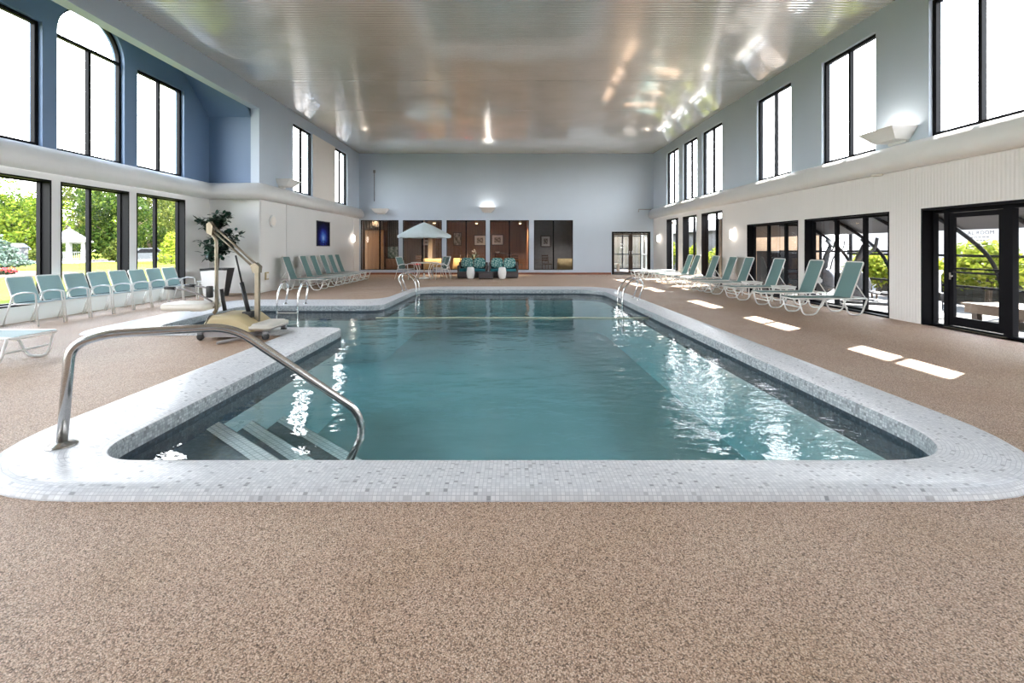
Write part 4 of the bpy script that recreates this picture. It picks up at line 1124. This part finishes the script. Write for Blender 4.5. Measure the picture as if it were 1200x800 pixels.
# ------------------------------------------------------------------ glazed porch beyond the far double door
mb = MB(); mb.quad((4.75,D+TW,0.0),(8.6,D+TW,0.0),(8.6,29.0,0.0),(4.75,29.0,0.0)); struct(mb.build('floor_porch', M['solfloor']))
mb = MB(); mb.box(4.75,4.8,D+TW,29,0,2.95); struct(mb.build('wall_porch', M['stucco2']))
mb = MB(); mb.box(4.75,8.7,D+TW,29,2.6,2.72); struct(mb.build('ceiling_porch', M['stucco2']))
window('y', 28.9, 1, 4.8, 8.6, 0, 2.6, [5.45,6.1,6.75,7.4,8.0], [.95,2.1], depth=.0, fw=.08, mat='bronze2')
mb = MB(); mb.box(3.5,10.4,31.5,31.7,-.15,2.35); struct(mb.build('wall_porch_screen', M['stucco2']))  # added wall, cuts the bright sky seen through the double door
mb = MB(); mb.box(3.5,10.4,31.3,31.5,2.35,2.5); struct(mb.build('trim_7', M['white']))
window('x', 8.6, 1, D+TW, 28.8, 0, 2.6, [24.6,25.7,26.8,27.9], [.95,2.1], depth=.0, fw=.06, mat='wframe')
t = thing('porch_bench', 'pale wooden bench standing in the porch behind the far double door', 'bench', (6.0, 26.4, 0))
mb = MB()
for k in range(4): mb.box(-.6,.6,-.22+.115*k,-.12+.115*k,.42,.45)
mb.build('seat', M['bench'], t)
for s in (-.5,.5): mb = MB(); mb.box(s-.03,s+.03,-.2,.2,0,.42); mb.build('leg', M['bench'], t)

# ------------------------------------------------------------------ solarium outside the right wall
g0 = XR+TW
mb = MB(); mb.quad((g0,3.0,-.005),(10.1,3.0,-.005),(10.1,17.5,-.005),(g0,17.5,-.005)); struct(mb.build('floor_solarium', M['solfloor']))
arc = fillet([(g0,0,2.40),(9.0,0,1.73),(9.6,0,1.22),(9.85,0,.65),(9.85,0,0)], [0,.4,.4,.35,0], 6)
A0 = None
RY = [3.9+1.28*i for i in range(8)]
for y in RY:
    if A0 is None:
        mb = MB(); mb.tube([(p.x, 0, p.z) for p in arc], .045, 4); A0 = mb.build('solarium_rafter_beam', M['bronze']); A0.location.y = y; struct(A0)
    else: o = A0.copy(); COL.objects.link(o); o.location.y = y
mb = MB()
for z, x in ((1.22,9.68),(.55,9.86)): mb.box(x-.02,x+.02,3.9,12.9,z-.025,z+.025)
struct(mb.build('solarium_rail_trim', M['bronze']))
mb = MB()
for k in range(-1, 10):
    y0, y1 = 3.9+1.28*k+.012, 3.9+1.28*(k+1)-.012
    mb.prism([(g0,2.42),(9.03,1.74),(9.03,1.77),(g0,2.45)], y0, y1, 'y')
struct(mb.build('solarium_roof_panel', M['machine']))
# end wall of sandy stucco with dark cabinet before it
mb = MB(); mb.box(g0,11.5,16.6,16.8,0,2.45); struct(mb.build('wall_stucco', M['tan']))
t = thing('storage_cabinet', 'black storage cabinet seen through the window behind the third and fourth loungers', 'cabinet', (8.75, 14.6, 0))
mb = MB(); mb.rbox(-.55,.55,-.3,.3,0,1.28,.02); mb.build('body', M['black'], t)
for s in (-1,1):
    mb = MB(); x0, x1 = sorted((s*.02, s*.53)); mb.box(x0,x1,-.318,-.301,.05,1.22); d_ = mb.build('cabinet_door', M['bronze'], t)
    mb = MB(); mb.tube([(s*.06,-.34,.6),(s*.06,-.34,.8)], .01, 6); mb.build('handle', M['steel'], d_)
mb = MB(); mb.box(g0,11.5,12.95,13.0,2.0,2.06); mb.box(g0,11.5,12.95,13.0,1.25,1.31); mb.box(9.8,9.86,12.95,13.0,0,2.0); mb.box(8.95,9.0,12.95,13.0,0,2.0); struct(mb.build('solarium_end_trim', M['bronze']))
def elliptical(label, loc, rz):
    t = thing('elliptical_trainer', label, 'exercise machine', loc, rz, 'exercise machines')
    mb = MB(); mb.rbox(-.75,.75,-.06,.06,.03,.10,.02); mb.build('base_rail', M['machine'], t)
    for x in (-.7,.7): mb = MB(); mb.rbox(x-.05,x+.05,-.3,.3,0,.06,.02); mb.build('foot', M['machine'], t)
    mb = MB(); mb.lathe([(.10,-.09),(.33,-.08),(.36,-.04),(.36,.04),(.33,.08),(.10,.09)], 28, M=Matrix.Translation((.45,0,.50)) @ Matrix.Rotation(pi/2,4,'X')); hs = mb.build('flywheel_housing', M['machine2'], t)
    mb = MB(); mb.lathe([(.05,-.1),(.09,-.1),(.09,-.11),(.05,-.11)], 18, M=Matrix.Translation((.45,0,.50)) @ Matrix.Rotation(pi/2,4,'X')); mb.build('hub', M['wframe'], hs)
    mb = MB(); mb.tube([(.42,0,.7),(.30,0,1.2),(.22,0,1.45)], .055, 8, rs=[.11,.07,.05]); mb.build('mast', M['machine'], t)
    mb = MB(); mb.rbox(-.12,.12,-.16,.16,-.03,.03,.02, M=Matrix.Translation((.20,0,1.50)) @ Matrix.Rotation(-.9,4,'Y')); mb.build('console', M['machine'], t)
    for s in (-1,1):
        mb = MB(); mb.tube(fillet([(.35,s*.16,.55),(.25,s*.24,1.15),(.02,s*.27,1.35),(-.02,s*.25,1.62)], .12, 4), .02, 8); mb.build('handle_arm', M['machine'], t)
        mb = MB(); mb.tube([(.45,s*.13,.42),(-.55,s*.2,.2)], .022, 8); pa = mb.build('pedal_arm', M['machine2'], t)
        mb = MB(); mb.rbox(-.42,-.08,s*.2-.07,s*.2+.07,.31,.35,.02); mb.build('pedal', M['black'], pa)
    return t
E0 = elliptical('grey elliptical trainer behind the window nearest the door pier', (8.75, 10.75, 0), 2.4)
dup(E0, (8.8, 12.0, 0), 2.1, 'grey elliptical trainer behind the second nearest lounger', 'exercise machines')
t = thing('solarium_platform', 'low pale wooden platform seen through the glass of the door', 'platform', (9.25, 7.45, 0))
mb = MB()
for k in range(5): mb.box(-.5+.2*k,-.31+.2*k,-1.6,1.3,.30,.34)
mb.build('boards', M['solwood'], t)
mb = MB(); mb.box(-.48,.48,-1.55,1.25,.16,.30); mb.build('fascia', M['solwood'], t)
for y in (-1.4,-.2,1.1):
    for x in (-.4,.4): mb = MB(); mb.box(x-.05,x+.05,y-.05,y+.05,0,.16); mb.build('leg', M['wood_dk'], t)
t = thing('white_pedestal', 'white fluted pedestal with a black box, behind the sidelight of the door', 'pedestal', (8.45, 8.95, 0))
mb = MB(); mb.lathe([(.13,0),(.13,.05),(.09,.08),(.08,.85),(.11,.9),(.11,.95)], 20); mb.build('column_body', M['ceramic'], t)
mb = MB(); mb.rbox(-.09,-.0,-.20,-.10,.36,.52,.015); mb.build('black_box', M['black'], t)

# ------------------------------------------------------------------ leafy things
def leafcloud(mb, rng, blobs, n, size):
    tot = sum(b[3]*b[4]*b[5] for b in blobs)
    for bx, by, bz, rx, ry, rz in blobs:
        for k in range(max(6, int(n*rx*ry*rz/tot))):
            u = rng.uniform(-1,1); a = rng.uniform(0,2*pi); s = sqrt(1-u*u); q_ = rng.uniform(.72,1.02)
            d = Vector((s*cos(a), s*sin(a), u)); p = Vector((bx+rx*q_*d.x, by+ry*q_*d.y, bz+rz*q_*d.z))
            e1 = Vector((rng.uniform(-1,1),rng.uniform(-1,1),rng.uniform(-.7,.7))).normalized(); e2 = e1.cross(d+Vector((rng.uniform(-.5,.5),rng.uniform(-.5,.5),rng.uniform(-.5,.5))))
            if e2.length < .05: continue
            e2.normalize(); L = size*rng.uniform(.6,1.3); w = L*rng.uniform(.4,.7)
            k0 = mb.add([p-e1*L*.5, p+e2*w*.5, p+e1*L*.5, p-e2*w*.5]); mb.face((k0,k0+1,k0+2,k0+3))
def make_tree(name, mat, seed, h, w, n=9500, size=.46, trunk=True):
    rng = random.Random(seed)
    t = thing(name, '', 'tree')
    mb = MB(); mb.tube([(0,0,0),(.08*w,0,h*.25),(0,.05*w,h*.5)], .2, 8, rs=[.035*h,.026*h,.012*h])
    for k in range(6):
        a = rng.uniform(0,2*pi); mb.tube([(.05*w,0,h*rng.uniform(.15,.35)),(w*.3*cos(a),w*.3*sin(a),h*rng.uniform(.4,.6))], .1, 6, rs=[.014*h,.005*h])
    mb.build('trunk', M['trunk'], t)
    bl = []
    for k in range(34):
        a = rng.uniform(0,2*pi); z = rng.uniform(.10,.93); rad = w*.5*sqrt(max(.05,1-((z-.48)/.55)**2))*rng.uniform(.3,.95)
        s = w*rng.uniform(.13,.22); bl.append((rad*cos(a), rad*sin(a), h*z, s, s, s*.75))
    mb = MB(); leafcloud(mb, rng, bl, n, size); tag(mb.build('crown', M[mat], t), kind='stuff')
    return t
mb = MB(); mb.quad((-160,-60,-.15),(XB-TW,-60,-.15),(XB-TW,160,-.15),(-160,160,-.15)); mb.quad((XB-TW,29.0,-.15),(10.1,29.0,-.15),(10.1,160,-.15),(XB-TW,160,-.15)); mb.quad((XB-TW,-60,-.15),(10.1,-60,-.15),(10.1,YF-TW,-.15),(XB-TW,YF-TW,-.15)); mb.quad((g0,17.5,-.15),(10.1,17.5,-.15),(10.1,D+TW,-.15),(g0,D+TW,-.15))
struct(mb.build('ground', M['lawn'], recalc=False))
mb = MB(); mb.quad((10.1,-60,-.15),(80,-60,-.15),(80,160,-.15),(10.1,160,-.15)); k = mb.add([(-7.8,14.2,-.12),(-9.6,14.2,-.12),(-24,35.5,-.12),(-24,60,-.12),(-7.8,60,-.12)]); mb.face(range(k,k+5)[::-1]); struct(mb.build('ground_paving_bounce', M['palepave'], recalc=False))  # pale ground added to whiten the ceiling reflections; left patch out of view
def atg(px, Y): return (px-593)*Y/533
# pale road crossing behind the lawn
mb = MB(); mb.quad((-70,28,-.13),(-30,28+0,-.13),(-30,46,-.13),(-70,46,-.13)); 
mb = MB()
pts = [(-95,18),(-60,31),(-44,42),(-30,62),(-22,90)]
for (xa, ya), (xb, yb) in zip(pts, pts[1:]): mb.quad((xa,ya,-.13),(xb,yb,-.13),(xb-9,yb+9,-.13),(xa-9,ya+9,-.13))
struct(mb.build('road', M['road'], recalc=False))
trees = [(-110,50,8.2,9,'leaf1',1), (18,52,8.8,9.5,'leaf1',1), (138,53,8.8,9,'leaf2',2), (262,57,9,9,'leaf3',3),
 (-20,76,11.0,10,'leaf2',2), (78,77,11.6,10,'leaf3',3), (180,78,11.2,10,'leaf3',3), (285,76,11,10,'leaf1',1),
 (25,108,13.6,13,'leaf2',2), (125,110,13.4,13,'leaf1',1), (225,108,13.6,13,'leaf2',2)]
tl = ['bright green maple outside the first left window, cut by its near post', 'bright green maple outside the first left window, left of the white gazebo', 'dark oak outside the middle left window, right of the white gazebo', 'olive tree outside the last left window, by the white bay wall', 'dark oak far behind the maples in the first left window', 'tall olive tree rising behind the gazebo roof', 'olive tree above the parked car in the last left window', 'bright maple far out past the end of the left windows', 'distant dark oak between the first and middle left windows', 'distant bright maple at the right edge of the middle left window', 'distant dark oak behind the last left window post']
protos = {}
for (px, Y, h, w, m, sd), lab in zip(trees, tl):
    if (m, sd) not in protos:
        t = make_tree('broadleaf_tree', m, sd, 10, 11); protos[(m, sd)] = t; t['label'] = lab; t['group'] = 'trees beyond the lawn'
    else: t = dup(protos[(m, sd)], (0,0,0), sd*px*.1, lab, 'trees beyond the lawn')
    t.location = (atg(px,Y), Y, -.15); t.scale = (w/11, w/11, h/10)
# the wood far behind: one mass of foliage nobody could count
mb = MB(); rng = random.Random(77); bl = []
for k in range(150):
    u = rng.uniform(0,1); x = -175+150*u; y = 95+75*u+rng.uniform(-4,4)
    bl.append((x, y, rng.uniform(1,13.5), 6, 4, 3.6))
leafcloud(mb, rng, bl, 16000, 1.5); tag(mb.build('woods', M['leaf3']), 'distant green wood closing the view behind all the trees on the left', 'woods', None, 'stuff')
# row of lower undergrowth behind the road
for k, (px, Y, h) in enumerate([(141,47.3,2.6),(60,46.5,1.8)]):
    t = thing('round_shrub', ['round olive shrub right of the gazebo','low olive shrub beside the garden shed'][k], 'shrub', (atg(px,Y),Y,-.15), 0, 'shrubs beyond the road')
    mb = MB(); rng = random.Random(30+k); leafcloud(mb, rng, [(rng.uniform(-.7,.7),rng.uniform(-.6,.6),h*rng.uniform(.3,.72),.8,.8,h*.3) for _ in range(7)], 1500, .36); tag(mb.build('foliage', M['leaf3'], t), kind='stuff')
    mb = MB(); mb.tube([(0,0,0),(0,0,h*.4)], .08, 6); mb.build('stem', M['trunk'], t)
Y = 42; t = thing('conical_bush', 'bright yellow-green bush at the last left window post', 'shrub', (atg(201,Y),Y,-.15))
mb = MB(); rng = random.Random(41); leafcloud(mb, rng, [(0,0,.7,1.1,1.1,.8),(0,0,1.5,.9,.9,.8),(0,0,2.3,.6,.6,.7)], 1400, .24); tag(mb.build('foliage', M['yellowbush'], t), kind='stuff')
mb = MB(); mb.tube([(0,0,0),(0,0,1.2)], .08, 6); mb.build('stem', M['trunk'], t)
Y = 30; t = thing('blue_spruce', 'pale blue-green spruce at the left picture edge beyond the lawn', 'tree', (atg(-4,Y),Y,-.15))
mb = MB(); rng = random.Random(43)
leafcloud(mb, rng, [(0,0,.5+.42*k,1.75-.36*k,1.75-.36*k,.32) for k in range(5)], 2600, .22); tag(mb.build('foliage', M['spruce'], t), kind='stuff')
mb = MB(); mb.tube([(0,0,0),(0,0,2.2)], .1, 6, rs=[.12,.03]); mb.build('trunk', M['trunk'], t)
mb = MB(); cx, cy = atg(12,24.5), 24.5
mb.lathe([(4.2,0),(3.2,.10),(0.5,.16)], 30, c=(cx-2,cy,-.15)); struct(mb.build('ground_mulch_bed', M['mulch']))
t = thing('red_flowers', 'clump of red flowers growing in the mulch bed on the lawn', 'flowers', (atg(12,24.0),24.0,-.05), 0); t['kind'] = 'stuff'
mb = MB(); rng = random.Random(44); leafcloud(mb, rng, [(rng.uniform(-.5,.5),rng.uniform(-.4,.4),.25,.3,.3,.15) for _ in range(5)], 260, .10); mb.build('blossoms', M['red'], t)
mb = MB(); leafcloud(mb, rng, [(rng.uniform(-.5,.5),rng.uniform(-.4,.4),.12,.35,.3,.12) for _ in range(5)], 260, .12); mb.build('foliage', M['shrubdark'], t)
# low dark shrubs right under the bay windows
S1 = None
for k, y in enumerate([6.7,7.6,8.5,9.5,10.6,11.7,12.8]):
    lab = ['low dark shrub below the first left window, nearest the camera','low dark shrub under the middle of the first left window','low dark shrub under the first left window post','low dark shrub under the second left window','low dark shrub under the middle left window','low dark shrub under the last left window','low dark shrub at the far end below the left windows'][k]
    if S1 is None:
        S1 = thing('low_shrub', lab, 'shrub', (0,0,0), 0, 'low shrubs under the left windows')
        mb = MB(); rng = random.Random(45); leafcloud(mb, rng, [(rng.uniform(-.15,.15),rng.uniform(-.15,.15),.22,.24,.24,.22) for _ in range(5)], 420, .09); tag(mb.build('foliage', M['shrubdark'], S1), kind='stuff')
        mb = MB(); mb.tube([(0,0,0),(0,0,.2)], .03, 6); mb.build('stem', M['trunk'], S1)
        S1.location = (-10.0, y, -.15)
    else: dup(S1, (-10.0, y, -.15), k*1.1, lab)
# gazebo
Y = 44; t = thing('garden_gazebo', 'white octagonal gazebo beyond the lawn in the middle left window', 'gazebo', (atg(81,Y),Y,-.15)); t.rotation_euler.z = .3
Rg = 1.45
mb = MB(); mb.lathe([(Rg+.2,0),(Rg+.2,.25),(Rg+.1,.25)], 8); mb.build('floor_base', M['gazebo'], t)
mb = MB(); mb.lathe([(Rg+.42,2.0),(Rg+.42,2.08),(.2,3.25),(.0,3.3)], 8); mb.build('roof', M['gazebo'], t)
for f in mb.sm: pass
mb = MB(); mb.ball((0,0,3.38), .09, .09, .12, 8, 6); mb.build('finial', M['gazebo'], t)
for k in range(8):
    a = pi/8 + k*pi/4; x, y = Rg*cos(a), Rg*sin(a)
    mb = MB(); mb.box(x-.09,x+.09,y-.09,y+.09,.25,2.06); mb.build('post', M['gazebo'], t)
    if k != 6:
        b = a+pi/4; x2, y2 = Rg*cos(b), Rg*sin(b); mb = MB()
        mb.tube([(x,y,1.05),(x2,y2,1.05)], .05, 4); mb.tube([(x,y,.4),(x2,y2,.4)], .04, 4)
        for j in range(1,7): q_ = j/7; mb.tube([(x+(x2-x)*q_,y+(y2-y)*q_,.4),(x+(x2-x)*q_,y+(y2-y)*q_,1.05)], .025, 4)
        mb.tube([(x,y,1.95),(x2,y2,1.95)], .06, 4)
        mb.build('railing', M['gazebo'], t)
Y = 46; t = thing('garden_shed', 'small grey shed under the trees left of the gazebo', 'shed', (atg(21,Y),Y,-.15))
mb = MB(); mb.box(-.55,.55,-.5,.5,0,1.5); mb.build('wall_boards', M['shed'], t)
mb = MB(); mb.prism([(-.65,1.5),(.65,1.5),(0,1.95)], -.6, .6, 'y'); mb.build('roof', M['shed'], t)
mb = MB(); mb.box(.05,1.0,-.75,-.55,0,.7); mb.build('step_crate', M['gazebo'], t)
Y = 44.5; t = thing('parked_car', 'dark car parked under the trees in the last left window', 'car', (atg(172,Y),Y,-.13)); t.rotation_euler.z = .9
mb = MB(); pr = [(-2.1,.35),(-2.1,.75),(-1.9,.9),(-1.2,.95),(-.7,1.42),(.7,1.45),(1.3,.98),(2.0,.85),(2.15,.6),(2.1,.35)]
mb.loft([[(x, y, z) for x, z in pr] for y in (-.85,.85)], True, True, smooth=False); mb.build('body', M['car'], t)
for s in (-1,1):
    mb = MB(); mb.prism([(-1.05,.98),(-.65,1.36),(.62,1.38),(1.1,1.0)], s*.853-.004, s*.853+.004, 'y'); mb.build('side_window', M['bronze'], t)
    for x in (-1.3,1.35): mb = MB(); mb.lathe([(.1,-.1),(.33,-.1),(.33,.1),(.1,.1)], 18, M=Matrix.Translation((x,s*.8,.33)) @ Matrix.Rotation(pi/2,4,'X')); mb.build('wheel', M['tyre'], t)
# hedges and fence on the right
def hedge(label, x, y, w, d, z0, z1, seed, n=2200, mat='yellowbush', size=.13):
    t = thing('hedge_bush', label, 'shrub', (x,y,-.15), 0, 'yellow-green bushes outside the right wall')
    rng = random.Random(seed); bl = [(rng.uniform(-d,d), rng.uniform(-w,w), rng.uniform(z0,z1), .34, .40, .28) for _ in range(18)]
    mb = MB(); leafcloud(mb, rng, bl, n, size); tag(mb.build('foliage', M[mat], t), kind='stuff')
    mb = MB()
    for k in range(4): a = rng.uniform(-w,w)*.6; mb.tube([(0,a,0),(rng.uniform(-.1,.1),a,(z0+z1)/2)], .025, 6)
    mb.build('stem', M['trunk'], t)
hedge('yellow-green bush filling the glass of the hinged door', 10.9, 10.4, .30, .3, .75, 1.45, 51)
hedge('yellow-green bush behind the right edge sidelight of the door', 10.9, 8.9, .4, .3, .65, 1.25, 52)
hedge('yellow-green bush seen beside the near elliptical trainer', 10.9, 13.7, .6, .3, .6, 1.25, 53)
hedge('yellow-green bush seen through the sidelight left of the door', 10.9, 11.85, .25, .25, .6, 1.15, 56)
hedge('yellow-green bush in the near tall window', 9.6, 20.2, .9, .35, .9, 1.5, 55, 1500)
hedge('yellow-green bush in the middle tall window', 9.6, 23.2, .9, .35, .9, 1.5, 57, 1500)
hedge('yellow-green bush in the farthest tall window', 9.5, 26.6, .9, .35, .5, 1.9, 58, 1500)
mb = MB(); mb.box(15,15.3,-6,20,-.15,3.9); struct(mb.build('wall_sky_screen', M['skyscreen']))  # added pale wall, screens the bright sky behind the door lettering
t = thing('board_fence', 'grey board fence behind the yellow-green bushes right of the pool room', 'fence', (11.9, 8.0, -.15))
mb = MB()
for k in range(58): y = -5+.2*k; mb.box(-.015,.015,y,y+.185,.05,1.12)
mb.build('fence_boards', M['fence'], t)
for y in (-5,-2.2,.6,3.4,6.2): mb = MB(); mb.box(.02,.12,y,y+.1,0,1.2); mb.build('post', M['shed'], t)
t = thing('outbuilding', 'grey outbuilding with white roof edge seen through the tall windows', 'building', (13.2, 29.5, -.15))
mb = MB(); mb.box(-2.2,2.2,-7,6,0,2.5); mb.build('wall_boards', M['shed'], t)
mb = MB(); mb.prism([(-2.5,2.5),(2.5,2.5),(0,3.3)], -7.3, 6.3, 'y'); mb.build('roof', M['machine'], t)
mb = MB(); mb.box(-2.56,-2.5,-7.3,6.3,2.42,2.56); mb.build('fascia', M['gazebo'], t)

# ------------------------------------------------------------------ light, sky, camera
W = bpy.data.worlds.new('World'); S.world = W; W.use_nodes = True
nt = W.node_tree; nt.nodes.clear()
out = nt.nodes.new('ShaderNodeOutputWorld'); bg = nt.nodes.new('ShaderNodeBackground'); tc = nt.nodes.new('ShaderNodeTexCoord'); sx = nt.nodes.new('ShaderNodeSeparateXYZ'); rp = nt.nodes.new('ShaderNodeValToRGB')
nt.links.new(tc.outputs['Generated'], sx.inputs[0]); mr = nt.nodes.new('ShaderNodeMapRange'); mr.inputs[1].default_value = -1; mr.inputs[2].default_value = 1; nt.links.new(sx.outputs[2], mr.inputs[0]); nt.links.new(mr.outputs[0], rp.inputs[0]); nt.links.new(rp.outputs[0], bg.inputs[0]); nt.links.new(bg.outputs[0], out.inputs[0])
els = [(.49,(.05,.06,.04,1)),(.5,(1,1,1,1)),(.75,(.88,.93,1,1)),(.875,(.34,.44,.60,1)),(1.0,(.20,.30,.46,1))]
while len(rp.color_ramp.elements) < len(els): rp.color_ramp.elements.new(.5)
for e, (p, c) in zip(rp.color_ramp.elements, els): e.position = p; e.color = c
bg.inputs[1].default_value = SKY
su = bpy.data.lights.new('sun', 'SUN'); su.energy = SUN; su.angle = radians(.6); su.color = (1,.95,.87)
so = bpy.data.objects.new('sun', su); COL.objects.link(so)
so.rotation_euler = Vector((1,.6,1.42)).to_track_quat('Z', 'Y').to_euler()
cam = bpy.data.cameras.new('camera'); co = bpy.data.objects.new('camera', cam); COL.objects.link(co)
co.location = (0,0,1.4); co.rotation_euler = (pi/2,0,0)
cam.sensor_width = 36; cam.lens = 533*36/1200
cam.shift_x = (600-593)/1200; cam.shift_y = -(400-289.5)/1200
cam.clip_start = .05; cam.clip_end = 500
S.camera = co
S.view_settings.view_transform = 'Standard'; S.view_settings.look = 'None'; S.view_settings.exposure = EXPO; S.view_settings.gamma = 1; S.view_settings.use_curve_mapping = False
cy = S.cycles
cy.use_denoising = True; cy.max_bounces = 10; cy.diffuse_bounces = 5; cy.glossy_bounces = 5; cy.transmission_bounces = 6; cy.transparent_max_bounces = 16; cy.volume_bounces = 0
cy.sample_clamp_indirect = 6; cy.caustics_reflective = False; cy.caustics_refractive = False; cy.blur_glossy = .5
